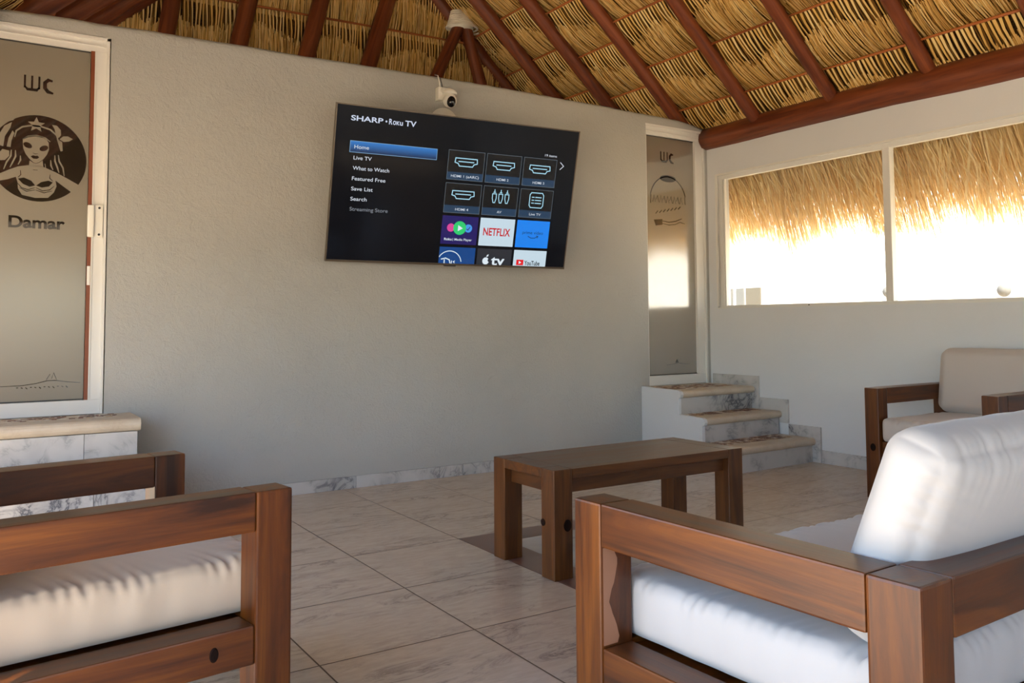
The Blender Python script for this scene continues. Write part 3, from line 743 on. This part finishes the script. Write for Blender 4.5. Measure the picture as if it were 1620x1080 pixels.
# round cover plate and security camera
b = bmesh.new(); cyl(b, (0, 0, 0), .105, .018, 'y', 40)
bmesh.ops.bevel(b, geom=[e for e in b.edges if len(e.link_faces) == 2 and e.calc_face_angle() > 1], offset=.006, segments=3, affect='EDGES')
o = obj('cover_plate', b, PLAST, None, True, Matrix.Translation((2.468, YW-.010, 2.305)))
tag(o, 'round white cover plate on the grey wall, half hidden by the television top', 'cover plate')
sc_ = empty('security_camera', (2.45, YW, 2.46), label='small white dome security camera on the grey wall above the television', cat='camera')
b = bmesh.new(); bx(b, (-.045, -.05, -.012), (.005, -.0005, .075), .004); bx(b, (-.03, -.085, .04), (.035, -.04, .066), .006); obj('bracket', b, PLAST, sc_)
b = bmesh.new(); bmesh.ops.create_uvsphere(b, u_segments=28, v_segments=16, radius=.047, matrix=Matrix.Translation((.018, -.085, .028)) @ Matrix.Diagonal((1.05, 1, .75, 1)))
for v_ in b.verts:
    if v_.co.z < .022: v_.co.z = .022
obj('cap', b, PLAST, sc_, True)
b = bmesh.new(); bmesh.ops.create_uvsphere(b, u_segments=28, v_segments=18, radius=.045, matrix=Matrix.Translation((.018, -.087, -.018)) @ Matrix.Diagonal((1, 1, 1.05, 1))); hd = obj('camera_head', b, PLAST, sc_, True)
b = bmesh.new(); bmesh.ops.create_uvsphere(b, u_segments=24, v_segments=14, radius=.033, matrix=Matrix.Translation((.014, -.112, -.030)) @ Matrix.Diagonal((.92, .9, 1.15, 1))); ln = obj('lens_cover', b, BLACKG, hd, True)
b = bmesh.new(); cyl(b, (.008, -.143, -.040), .006, .004, 'y', 12); obj('lens', b, mat('lens glint', (.25, .27, .3, 1), .1), ln)  # pale disc, a glint painted on the dark lens cover
b = bmesh.new(); tube(b, [(-.012, -.012, .07), (-.018, -.012, .115), (-.028, -.008, .16), (-.03, .03, .175)], .0042, 8); obj('cable', b, PLAST, sc_, True)
b = bmesh.new(); tube(b, [(.008, -.014, .068), (-.002, -.014, .11), (-.014, -.006, .158), (-.016, .03, .175)], .0018, 6); obj('cable', b, BLACKG, sc_, True)

# ------------------------------------------------------------------ palm-thatch roof
TS = .91; XB, ZB = 4.83, 2.60; RX = 2.39
LS = math.hypot(1, TS); CX, CZ = 1/LS, TS/LS           # per metre of slope
def slope_pt(side, y, s, n=0.):
    """side +1 right slope, -1 left slope; s up the slope from the beam, n outward"""
    x = XB-s*CX; z = ZB+s*CZ; x += n*CZ; z += n*CX
    if side < 0: x = 2*RX-x
    return Vector((x, y, z))
SR = (XB-RX)/CX                                        # slope length to the ridge
def sheet(bm, side, y0, y1, s0, s1, n0, n1):
    c = []
    for nn_ in (n0, n1):
        for (y, s) in ((y0, s0), (y1, s0), (y1, s1), (y0, s1)): c.append(bm.verts.new(slope_pt(side, y, s, nn_)))
    for f in ((0, 1, 2, 3), (7, 6, 5, 4), (0, 4, 5, 1), (1, 5, 6, 2), (2, 6, 7, 3), (3, 7, 4, 0)): bm.faces.new([c[i] for i in f])
b = bmesh.new()
sheet(b, 1, -3.4, 6.62, -.62, SR+.09, .10, .24); sheet(b, -1, -3.4, 6.62, -.62, SR+.09, .10, .24)
gable = [(RX-2.9, 2.28), (RX+2.9, 2.28), (RX+2.4, 2.75), (RX+.02, 4.93), (RX-.02, 4.93), (RX-2.4, 2.75)]
prism(b, gable, 6.52, 6.62); prism(b, gable, -3.5, -3.4)  # rear gable is unseen, added to keep sun off the floor
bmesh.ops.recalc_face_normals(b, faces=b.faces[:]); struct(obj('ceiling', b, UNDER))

class Strands:
    def __init__(s): s.v = []; s.f = []; s.t = []
    def add(s, pts, side, w0, w1, tone):
        """a tapering blade: a strip along pts, widened along 'side'"""
        n = len(pts); b0 = len(s.v)
        for i, p in enumerate(pts):
            w_ = (w0+(w1-w0)*i/(n-1))/2
            s.v.append(p-side*w_); s.v.append(p+side*w_); s.t += [tone, tone]
        for i in range(n-1):
            a = b0+2*i; s.f.append((a, a+1, a+3, a+2))
    def build(s, name, m):
        me = bpy.data.meshes.new(name); me.from_pydata([tuple(p) for p in s.v], [], s.f); me.materials.append(m)
        at = me.attributes.new('tone', 'FLOAT', 'POINT'); at.data.foreach_set('value', s.t)
        o = bpy.data.objects.new(name, me); COL.objects.link(o); return o
RAFT_Y = [2.02, 2.71, 3.41, 4.10, 4.80, 5.40, 5.93, 6.42]
RAFT_R = [.05, .048, .05, .052, .056, .060, .062, .066]
OFFS = [.165, .16, .17, .175, .48, .17, .60]
rnd = random.Random(3)
def courses(S, P, y0, y1, offs, smax, coarse=1.):
    """P(y, s, n) -> point; hang one row of blades from each batten between y0 and y1"""
    step = .455
    ks = []
    s = offs
    while s > .1: s -= step
    while s < smax: ks.append(s); s += step
    ks.append(s)
    for sk in ks:
        L = step+.03
        # stems
        y = y0+rnd.uniform(.005, .02)
        while y < y1-.01:
            wd = rnd.uniform(.013, .021)*coarse; tone = rnd.uniform(.4, 1.); jy = rnd.uniform(-.012, .012); l = L*rnd.uniform(.55, .95)
            pts = []
            for i in range(5):
                t = i/4; ss = sk-.004-l*t
                sag = -.012*math.sin(min(1, t*1.2)*PI)+.055*(t*l/L)**2.2
                pts.append(P(y+jy*t*t+.004*math.sin(t*5+y*40), ss, sag+.004+rnd.uniform(-.002, .002)))
            S.add(pts, Vector((0, 1, 0)) if P is not P_end else Vector((1, 0, 0)), wd, wd*.35, tone)
            y += rnd.uniform(.027, .040)*coarse
        # fine fingers spreading over the lower part of the row
        y = y0+.004; wave = rnd.uniform(0, 6)
        while y < y1-.002:
            start = .40+.10*math.sin(y*9+wave)+rnd.uniform(-.06, .08)
            lean = .025*math.sin(y*13+wave*2)+rnd.uniform(-.02, .02)
            dep = rnd.uniform(0, .03); tone = min(1, max(0, rnd.gauss(.50, .30)-dep*8+.1)); wd = rnd.uniform(.003, .0085)*coarse  # tone drops with depth, shade between the fingers painted in
            pts = []
            for i in range(4):
                t = start+(1-start)*i/3; ss = sk-.004-L*t
                n_ = -.016*math.sin(min(1, t)*PI)+.075*max(0, t-.45)**1.7*1.6+dep
                pts.append(P(y+lean*(t-start)*1.3, ss, n_))
            S.add(pts, Vector((0, 1, 0)) if P is not P_end else Vector((1, 0, 0)), wd, wd*.7, tone)
            y += rnd.uniform(.0026, .005)*coarse
        # deeper second layer, toned dark to paint the shade in the gaps
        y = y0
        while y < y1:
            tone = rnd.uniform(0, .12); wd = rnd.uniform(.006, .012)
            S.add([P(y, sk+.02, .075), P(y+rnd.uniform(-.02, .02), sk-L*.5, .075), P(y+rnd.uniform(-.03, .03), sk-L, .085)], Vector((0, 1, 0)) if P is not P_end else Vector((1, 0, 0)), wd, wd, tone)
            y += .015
    return ks
def P_right(y, s, n): return slope_pt(1, y, s, n)
def P_left(y, s, n): return slope_pt(-1, y, s, n)
def P_end(x, s, n): return Vector((x, 6.40+n, 2.60+s))
S = Strands(); batt = []
for i in range(len(RAFT_Y)-1):
    ks = courses(S, P_right, RAFT_Y[i], RAFT_Y[i+1], OFFS[i], 2.35)
    for s in ks:
        if .02 < s < 2.3: batt.append((P_right(RAFT_Y[i]+.03, s, -.012), P_right(RAFT_Y[i+1]-.03, s, -.012), 'right'))
LEFT_Y = [4.30, 4.97, 5.55, 6.08, 6.42]
for i in range(len(LEFT_Y)-1):
    ks = courses(S, P_left, LEFT_Y[i], LEFT_Y[i+1], [.17, .4, .17, .3][i], 1.6, 1.3)
    for s in ks:
        if .3 < s < 1.5: batt.append((P_left(LEFT_Y[i]+.03, s, -.012), P_left(LEFT_Y[i+1]-.03, s, -.012), 'left'))
AX = [.62, 1.10, 1.63, 2.20, 2.78, 3.45, 4.2]
for i in range(len(AX)-1):
    ks = courses(S, P_end, AX[i], AX[i+1], .905+.012*i-.01, 1.9, .85)
    for s in ks:
        if .8 < s < 1.6: batt.append((Vector((AX[i]+.02, 6.385, 2.6+s-.01)), Vector((AX[i+1]+.02, 6.385, 2.6+s+.004)), 'end'))
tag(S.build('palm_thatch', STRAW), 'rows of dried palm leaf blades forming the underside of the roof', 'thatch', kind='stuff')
names = {'right': 'thin orange-brown batten tied between rafters over the right side of the room', 'left': 'thin orange-brown batten between the slanting rafters at the far left of the roof', 'end': 'thin orange-brown batten on the far thatch slope above the grey wall'}
for a, c, k in batt:
    mt, L = frame_to(a, c); o = obj('roof_batten', log_bm(L, .010, .008, 8, 5, .2, a.y*3), BATTEN, None, True, mt)
    tag(o, names[k], 'batten', {'right': 'battens on the right roof slope', 'left': 'battens on the left roof slope', 'end': 'battens on the far roof slope'}[k])
# rafters of the right slope
lab = ['rightmost red-brown rafter of the right roof slope, just outside the window mullion side', 'red-brown rafter meeting the wall beam farthest right in view', 'second red-brown rafter from the right where they meet the wall beam',
       'third red-brown rafter from the right where they meet the wall beam', 'red-brown rafter dropping behind the top of the right washroom door', 'red-brown rafter dropping behind the grey wall, second left of the right door',
       'red-brown rafter dropping behind the grey wall above the right end of the television', 'thick red-brown rafter bound with white rope']
for i, (y, r) in enumerate(zip(RAFT_Y, RAFT_R)):
    p0 = slope_pt(1, y, -.52 if i < 4 else -.35, -.012-r*.3); p1 = slope_pt(1, y, SR-.02, -.012-r*.3)
    o = log('roof_rafter', p0, p1, r*.95, r*1.05, LOG, None, i*3.1, 16, 22); tag(o, lab[i], 'rafter')
lab = ['lowest slanting red-brown pole at the far left edge of the roof', 'second slanting red-brown pole from the left edge of the roof', 'third slanting red-brown pole from the left edge of the roof', 'fourth slanting red-brown pole from the left, nearest the upright rafters']
for i, y in enumerate(LEFT_Y[1:]):
    o = log('roof_rafter', slope_pt(-1, y, -.35, -.03), slope_pt(-1, y, SR-.02, -.03), .075, .07, LOG, None, i*2.3+40, 16, 18); tag(o, lab[i], 'rafter')
for i, y in enumerate((1.33, .64, -.05, -.74, -1.43, -2.12, -2.81)):
    for sd in (1, -1):
        o = log('roof_rafter', slope_pt(sd, y, -.35, -.03), slope_pt(sd, y, SR-.02, -.03), .05, .052, LOG, None, i+60+sd, 10, 6)
        tag(o, 'red-brown rafter over the near half of the room, above and behind the viewer', 'rafter', 'rafters over the near half of the room')
for i, y in enumerate((3.6, 2.9, 2.2)):
    o = log('roof_rafter', slope_pt(-1, y, -.35, -.03), slope_pt(-1, y, SR-.02, -.03), .06, .06, LOG, None, i+80, 10, 6)
    tag(o, 'red-brown rafter of the left roof slope, outside the left edge of the view', 'rafter', 'rafters of the left slope nearer the viewer')
# poles of the end slope
ends = [((1.10, 3.45), (1.065, 3.19), .062, 'leftmost upright red-brown rafter above the grey wall'), ((1.66, 3.56), (1.59, 3.21), .066, 'second upright red-brown rafter from the left above the grey wall'),
        ((2.25, 3.69), (2.14, 3.22), .068, 'third upright red-brown rafter from the left above the grey wall'), ((2.85, 3.81), (2.69, 3.23), .068, 'fourth upright red-brown rafter, last one left of the rope binding')]
for i, ((xa, za), (xb, zb), r, l_) in enumerate(ends):
    kx = (xa-xb)/(za-zb); zt_ = min(4.72, 2.644+.91*(xa+.2)) if xa < RX else 4.4
    p1 = (xa+kx*(zt_-za), 6.36, zt_); p0 = (xb-kx*(zb-2.38), 6.36, 2.38)
    tag(log('roof_rafter', p0, p1, r*1.03, r*.97, LOG, None, i+20, 16, 18), l_, 'rafter')
tag(log('roof_rafter', (3.20, 6.33, 2.95), (3.545, 6.33, 3.72), .056, .052, LOG, None, 33), 'short red-brown pole spreading left from below the rope binding', 'rafter')
tag(log('roof_rafter', (3.82, 6.33, 2.95), (3.58, 6.33, 3.72), .058, .052, LOG, None, 34), 'short red-brown pole dropping straight down from the rope binding', 'rafter')
# rope binding: coils widening downward
b = bmesh.new(); cen = Vector((3.565, 6.33, 3.645)); pts = []
turns = 8; per = 26
for i in range(turns*per+1):
    t = i/(turns*per); a = 2*PI*i/per; r = .165-.108*t**.8; h = .160*t
    pts.append(cen+Vector((r*math.cos(a)-.055*t, r*math.sin(a)*.75, h)))
tube(b, pts, .0098, 7)
b2 = bmesh.new(); cyl(b, tuple(cen+Vector((-.025, 0, .085))), .118, .16, 'z', 24, .055); b2.free()
tag(obj('rope_binding', b, ROPE, None, True), 'coils of white rope lashed round the junction of the roof poles', 'rope')
# ridge pole and wall beam
tag(log('ridge_pole', (RX, -3.3, 4.78), (RX, 6.5, 4.78), .07, .07, LOG, None, 50, 14, 20), 'long round ridge pole under the crest of the thatched roof', 'pole')
o = log('wall_beam', (4.905, -3.2, 2.492), (4.905, 4.66, 2.478), .108, .092, LOG, None, 5.5, 24, 60)
tag(o, 'thick red-brown log beam lying along the top of the white wall above the window', 'beam')
tag(log('eave_beam', (-.16, -3.2, 2.46), (-.16, 4.64, 2.46), .09, .09, LOG, None, 8.5, 16, 30), 'red-brown log carrying the left eave, outside the left edge of the view', 'beam')
for i, (x, y) in enumerate(((-.16, -3.0), (-.16, -.9), (5.0, -3.3))):
    pass

# sunlit eave fringe hanging outside the window
S = Strands()
def fringe(S, y0, y1, dens, z_lo):
    y = y0
    while y < y1:
        lay = rnd.random(); rag = .05*math.sin(y*7)+.035*math.sin(y*17+1)+.03*math.sin(y*41)
        zl = z_lo+rag+abs(rnd.gauss(0, .06))+lay*.04-.02
        lean = rnd.gauss(-.13, .07); xo = 5.16+lay*.12
        top = Vector((xo-.02, y+.02, 2.40+rnd.uniform(-.02, .02))); mid = Vector((xo+.08, y+lean*.3, 2.20-rnd.uniform(0, .06)))
        bot = Vector((xo+.14+rnd.uniform(-.03, .05), y+lean, zl))
        pts = []
        for i in range(6):
            t = i/5; p = top*(1-t)**2+mid*2*t*(1-t)+bot*t*t
            pts.append(p+Vector((rnd.uniform(-.003, .003), rnd.uniform(-.004, .004), 0)))
        sd = Vector((rnd.uniform(-.5, .5), 1, 0)).normalized()
        wd = rnd.choice([.003, .004, .006, .009, .014])
        S.add(pts, sd, wd, wd*.25, min(1, max(0, rnd.gauss(.55, .25))))
        y += rnd.uniform(0, dens)
fringe(S, 1.2, 5.9, .0016, 1.60)
y = 1.2
while y < 5.9:                              # dense inner mat that closes the gaps
    S.add([Vector((5.30, y+.05, 2.40)), Vector((5.34, y, 2.15)), Vector((5.37, y-.06, 1.80+rnd.uniform(-.07, .06)))], Vector((0, 1, 0)), .022, .005, rnd.uniform(.1, .6)); y += .006
for k in range(420):                       # crossing loose leaves
    y = rnd.uniform(1.3, 5.8); x = 5.17+rnd.uniform(0, .06); z = rnd.uniform(1.85, 2.3); l = rnd.uniform(.15, .4); an = rnd.uniform(-.7, .25)
    p = [Vector((x+.02*i, y+math.sin(an)*l*i/3, z-math.cos(an)*l*i/3)) for i in range(4)]
    S.add(p, Vector((0, 1, .1)).normalized(), rnd.uniform(.005, .016), .002, rnd.uniform(.4, 1))
tag(S.build('thatch_fringe', STRAW_OUT), 'ragged sunlit palm-leaf fringe hanging outside the window', 'thatch', kind='stuff')

SL = Strands()
y = -3.1
while y < 4.6:                              # the same fringe along the left eave, outside the view
    x = -.62+rnd.uniform(-.05, .05); zl = 1.62+rnd.uniform(-.06, .10)
    SL.add([Vector((x+.08, y, 2.30)), Vector((x, y+.01, 2.0)), Vector((x-.04, y-.03, zl))], Vector((0, 1, 0)), .03, .008, rnd.uniform(.2, .8)); y += .009
tag(SL.build('thatch_fringe', STRAW_OUT), 'palm-leaf fringe of the left eave, outside the left edge of the view', 'thatch', kind='stuff')
# ------------------------------------------------------------------ outside the window
tag(box('white_building', (9.0, -8, -.07), (9.3, 14, 6.5), OUTW), 'bright white building wall seen through the window, below the thatch fringe', 'building')
bld = bpy.data.objects['white_building']
GREYP = mat('grey shutter', (.10, .10, .10, 1), .7, spec=.1); TANP = mat('tan opening', (.085, .075, .06, 1), .7, spec=.1)
c = Vector((9.15, 3., 3.215))
for ya, yb, mm in ((7.66, 7.92, TANP), (7.96, 8.10, GREYP), (8.16, 8.24, GREYP)):
    o = box('wall_opening', (-.17, ya-3, 1.0-3.215), (-.145, yb-3, 1.46-3.215), mm, bld)
for y, z in ((4.38, 1.30), (5.70, 1.33)):
    b = bmesh.new(); bmesh.ops.create_uvsphere(b, u_segments=20, v_segments=12, radius=.068); o = obj('globe_lamp', b, GREYP, None, True, Matrix.Translation((8.93, y, z)))
    tag(o, 'round grey globe on the white outside wall, ' + ('low at the right end of the window' if y < 5 else 'just beside the window mullion'), 'lamp')
b = bmesh.new(); cyl(b, (0, 0, 0), .018, 5.2, 'z', 10); tag(obj('downpipe', b, OUTW, None, True, Matrix.Translation((8.975, 4.57, 2.5))), 'thin pale pipe running up the white outside wall', 'pipe')

# ------------------------------------------------------------------ furniture
def cushion(name, W_, D_, H_, m, parent, mtx, r=.035, puff=.012, wr=.004, seed=0, n=(36, 36, 8), pipe=False, sag=0.):
    """rounded stuffed block centred on its origin: x width, y depth, z thickness, with gathers along the edges"""
    bm = bmesh.new(); bmesh.ops.create_cube(bm, size=1)
    bm.free(); bm = bmesh.new()
    nx, ny, nz = n
    idx = {}
    def vert(i, j, k):
        key = (i, j, k)
        if key not in idx: idx[key] = bm.verts.new((i/nx-.5, j/ny-.5, k/nz-.5))
        return idx[key]
    for i in range(nx):
        for j in range(ny):
            bm.faces.new((vert(i, j, 0), vert(i, j+1, 0), vert(i+1, j+1, 0), vert(i+1, j, 0)))
            bm.faces.new((vert(i, j, nz), vert(i+1, j, nz), vert(i+1, j+1, nz), vert(i, j+1, nz)))
    for i in range(nx):
        for k in range(nz):
            bm.faces.new((vert(i, 0, k), vert(i+1, 0, k), vert(i+1, 0, k+1), vert(i, 0, k+1)))
            bm.faces.new((vert(i, ny, k), vert(i, ny, k+1), vert(i+1, ny, k+1), vert(i+1, ny, k)))
    for j in range(ny):
        for k in range(nz):
            bm.faces.new((vert(0, j, k), vert(0, j, k+1), vert(0, j+1, k+1), vert(0, j+1, k)))
            bm.faces.new((vert(nx, j, k), vert(nx, j+1, k), vert(nx, j+1, k+1), vert(nx, j, k+1)))
    hx, hy, hz = W_/2, D_/2, H_/2
    for v_ in bm.verts:
        p = Vector((v_.co.x*W_, v_.co.y*D_, v_.co.z*H_))
        u_, w2, t_ = v_.co.x*2, v_.co.y*2, v_.co.z*2
        q = Vector((max(-hx+r, min(hx-r, p.x)), max(-hy+r, min(hy-r, p.y)), max(-hz+r, min(hz-r, p.z))))
        d = p-q
        if d.length > 1e-9: p = q+d.normalized()*r*min(1, max(abs(d.x), abs(d.y), abs(d.z))/r)
        if t_ > .98: p.z += puff*(1-u_**4)*(1-w2**4)
        if abs(w2) > .98: p.y += (1 if w2 > 0 else -1)*puff*.6*(1-t_**2)*(1-u_**6)
        if abs(u_) > .98: p.x += (1 if u_ > 0 else -1)*puff*.6*(1-t_**2)*(1-w2**6)
        # gathers: ripples that run across each long edge and fade inwards
        ey = hy-abs(p.y); ex = hx-abs(p.x); ez = hz-abs(p.z)
        rip = 0
        if t_ > .2 and ez < r*1.6:
            fy = math.exp(-max(0, ey-.012)/.045)*(.5+.9*max(0, noise.noise(Vector((p.x*4, seed, 1)))+.35))
            fx = math.exp(-max(0, ex-.012)/.045)*(.5+.9*max(0, noise.noise(Vector((p.y*4, seed, 2)))+.35))
            wy = .35-abs(noise.noise(Vector((p.x*36+seed+ey*8, ey*3, seed))))*1.6; wx = .35-abs(noise.noise(Vector((p.y*36+seed+ex*8, ex*3, seed+3))))*1.6
            rip += fy*wy+fx*wx
        broad = noise.noise(Vector((p.x*5+seed, p.y*5, p.z*5)))
        p.z += wr*4.5*rip+(wr*.9*broad if t_ > -.9 else 0)
        if abs(w2) > .98: p.y += wr*1.2*noise.noise(Vector((p.x*16+seed, p.z*9, 4)))*(1-abs(t_)*.5)
        if abs(u_) > .98: p.x += wr*1.2*noise.noise(Vector((p.y*16+seed, p.z*9, 7)))*(1-abs(t_)*.5)
        v_.co = p
    bmesh.ops.recalc_face_normals(bm, faces=bm.faces[:])
    o = obj(name, bm, m, parent, True, mtx)
    md = o.modifiers.new('smooth', 'SUBSURF'); md.levels = 1; md.render_levels = 1
    if pipe:
        b = bmesh.new(); k = r*.42
        for zz in (hz-r*.5, -hz+r*.5):
            pts = []; c0 = [(hx-r, hy-r, 0), (-hx+r, hy-r, PI/2), (-hx+r, -hy+r, PI), (hx-r, -hy+r, 3*PI/2)]
            for cx_, cy_, a0 in c0:
                for i in range(5):
                    a = a0+PI/2*i/4; pts.append((cx_+(r-.002)*math.cos(a), cy_+(r-.002)*math.sin(a), zz))
            pts.append(pts[0]); tube(b, pts, .0032, 6)
        obj('piping', b, PIPE, o, True)
    return o

def seat_unit(loc, rz, W_, D_, label, cush_m, knot=None, back_h=.36, worn=False, tilt=11, back_t=.13, back_off=.012, seed=0, wr=.004):
    """local frame: x across, y towards the front (y=0 rear, y=D front), origin at the rear left corner on the floor"""
    t = empty('sofa' if W_ > 1 else 'armchair', loc, rz, label, 'sofa' if W_ > 1 else 'armchair')
    H_, L_ = .613, .086
    for nm, x, y in (('leg', 0, D_-L_), ('leg', W_-L_, D_-L_), ('leg', 0, 0), ('leg', W_-L_, 0)):
        lg = bar('leg', (x, y, 0), (x+L_, y+L_, H_), 'z', WOOD, t, .005)
        if worn and x == 0 and y > .1:
            b = bmesh.new()
            rw = random.Random(4); y_ = y-.0006
            zz = .325; left = .005; pl_ = []
            N = 16
            pts = [(x+.006, .325)] + [(x+.006, .325+(.522-.325)*i/N) for i in range(1, N+1)] + [(x+.034+.012*math.sin(i*.55)+rw.uniform(-.003, .003), .522-(.522-.325)*i/N) for i in range(N+1)]
            prism(b, pts, y_, y_+.002); b.transform(lg.matrix_basis.inverted()); obj('bare_patch', b, RAW, lg)
        if knot and (x == 0) == (knot[0] == 'l') and (y > .1):
            b = bmesh.new(); face = knot[1]
            if face == 'front': bmesh.ops.create_cone(b, cap_ends=True, segments=20, radius1=.017, radius2=.014, depth=.003, matrix=Matrix.Translation((x+L_*.45, y+L_+.0006, .285)) @ Matrix.Rotation(PI/2, 4, 'X') @ Matrix.Diagonal((1, 1.25, 1, 1)))
            b.transform(lg.matrix_basis.inverted()); obj('knot', b, KNOT, lg)
    bar('arm', (0, L_+.001, H_-.088), (L_+.002, D_-L_-.001, H_+.0005), 'y', WOOD, t)
    bar('arm', (W_-L_-.002, L_+.001, H_-.088), (W_, D_-L_-.001, H_+.0005), 'y', WOOD, t)
    bar('back_rail', (L_+.001, 0, H_-.088), (W_-L_-.001, L_, H_+.0005), 'x', WOOD, t)
    sr = bar('side_rail', (.002, L_+.001, .235), (L_-.004, D_-L_-.001, .321), 'y', WOOD, t)
    bar('side_rail', (W_-L_+.004, L_+.001, .235), (W_-.002, D_-L_-.001, .321), 'y', WOOD, t)
    bar('front_rail', (L_+.001, D_-L_+.012, .238), (W_-L_-.001, D_-.022, .318), 'x', WOOD, t)
    bar('rear_rail', (L_+.001, .012, .235), (W_-L_-.001, .055, .315), 'x', WOOD, t)
    bar('seat_deck', (L_-.002, L_-.002, .288), (W_-L_+.002, D_-L_+.012, .308), 'x', WOOD, t, .002)
    for i in range(0 if W_ > 1 else 3):
        x = L_+(W_-2*L_)*(i+1)/4-.03; bar('back_slat', (x, .02, .316), (x+.06, .04, H_-.088), 'z', WOOD, t, .003)
    iw = W_-2*L_-.02; idp = D_-L_-.02
    cushion('seat_cushion', iw, idp, .125, cush_m, t, Matrix.Translation((W_/2, L_+.01+idp/2+.005, .320+.0625)), .022, .012, wr, seed, (int(84*max(1, iw/.8)), 84, 8))
    nb = 2 if W_ > 1 else 1; bw = iw/nb
    for i in range(nb):
        M_ = Matrix.Translation((L_+.016+bw*(i+.5), L_+back_off, .446)) @ Matrix.Rotation(math.radians(tilt), 4, 'X') @ Matrix.Translation((0, back_t/2, back_h/2)) @ Matrix.Rotation(PI/2, 4, 'X')
        cushion('back_cushion', bw-.006, back_h, back_t, cush_m, t, M_, .045, .018, wr*.55, seed+5+i, (84, 48, 10))
    return t, sr
# near centre chair, facing the television
ac1, _ = seat_unit((.985, .462, 0), math.radians(1.8), 1.52, .775, 'nearest sofa in the right foreground, facing the television, with a plump white back cushion', CUSH, None, .365, True, 21, .115, .052, 2)
# left chair facing right: its front towards +x
th = math.radians(-90+7.5)
# rear-left corner: front edge mid at x~.52, arms y 1.70..2.48
fr = Vector((.515, 1.700)); ax = Vector((math.cos(th), math.sin(th))); ay = Vector((-math.sin(th), math.cos(th)))
# local x runs from far side to near side (pointing -y); near front corner = origin + W*ax + D*ay
o_ = Vector((.497, 1.700)) - ax*.785 - ay*.775
ac2, sr = seat_unit((o_.x, o_.y, 0), th, .785, .775, 'armchair in the left foreground seen side-on, cream seat cushion under its low arm', CUSH2, None, .36, False, 11, .13, .012, 9, .005)
b = bmesh.new()
bmesh.ops.create_cone(b, cap_ends=True, segments=20, radius1=.010, radius2=.008, depth=.003, matrix=Matrix.Translation((0, 0, 0)))
# knot on the outer face of the near lower rail
kn = obj('knot', b, KNOT, [c_ for c_ in ac2.children if c_.name.startswith('side_rail')][1]); kn.matrix_local = Matrix.Translation((.0415, 0, -.21)) @ Matrix.Rotation(PI/2, 4, 'Y') @ Matrix.Diagonal((1, 1.6, 1, 1))
# right far chair by the white wall, facing left (-x): local y -> -x, local x -> +y
th = math.radians(90)
ac3, _ = seat_unit((4.885, 1.975, 0), th, .745, .765, 'armchair against the white wall under the window, partly hidden by the near cushion', CUSH3, ('r', 'front'), .365, False, 9, .12, .012, 17, .003)

# coffee table
tb = empty('coffee_table', (1.765, 2.44, 0), 0, 'low rectangular wooden coffee table in the middle of the tiled floor', 'table')
TW, TD, TZ, LW = 1.045, .445, .42, .088
for x, y in ((0, 0), (TW-LW, 0), (0, TD-LW), (TW-LW, TD-LW)):
    lg = bar('leg', (x, y, 0), (x+LW, y+LW, TZ), 'z', WOOD2, tb, .004)
    if x == 0 and y == 0:
        b = bmesh.new(); cyl(b, (.062, -.0008, .205), .021, .003, 'y', 22); b.transform(Matrix.Translation((.062, 0, .205)) @ Matrix.Diagonal((.85, 1, 1.1, 1)) @ Matrix.Translation((-.062, 0, -.205)))
        cyl(b, (-.0006, .075, .212), .014, .003, 'x', 18)
        b.transform(lg.matrix_basis.inverted()); obj('knot', b, KNOT, lg)
b = bmesh.new()
bx(b, (LW+.0005, .0, TZ-.038), (TW-LW-.0005, TD, TZ-.0005), .002); bx(b, (.0, LW+.0005, TZ-.038), (LW+.0004, TD-LW-.0005, TZ-.0005), .002); bx(b, (TW-LW-.0004, LW+.0005, TZ-.038), (TW, TD-LW-.0005, TZ-.0005), .002)
M_ = Matrix.Translation((TW/2, TD/2, TZ-.02)) @ Matrix.Rotation(PI/2, 4, 'Y'); b.transform(M_.inverted()); obj('table_top', b, WOOD2, tb, mtx=M_)
for y in (.034, TD-.058): bar('apron', (LW, y, TZ-.098), (TW-LW, y+.024, TZ-.038), 'x', WOOD2, tb, .002)
for x in (.034, TW-.058): bar('apron', (x, LW, TZ-.098), (x+.024, TD-LW, TZ-.038), 'y', WOOD2, tb, .002)
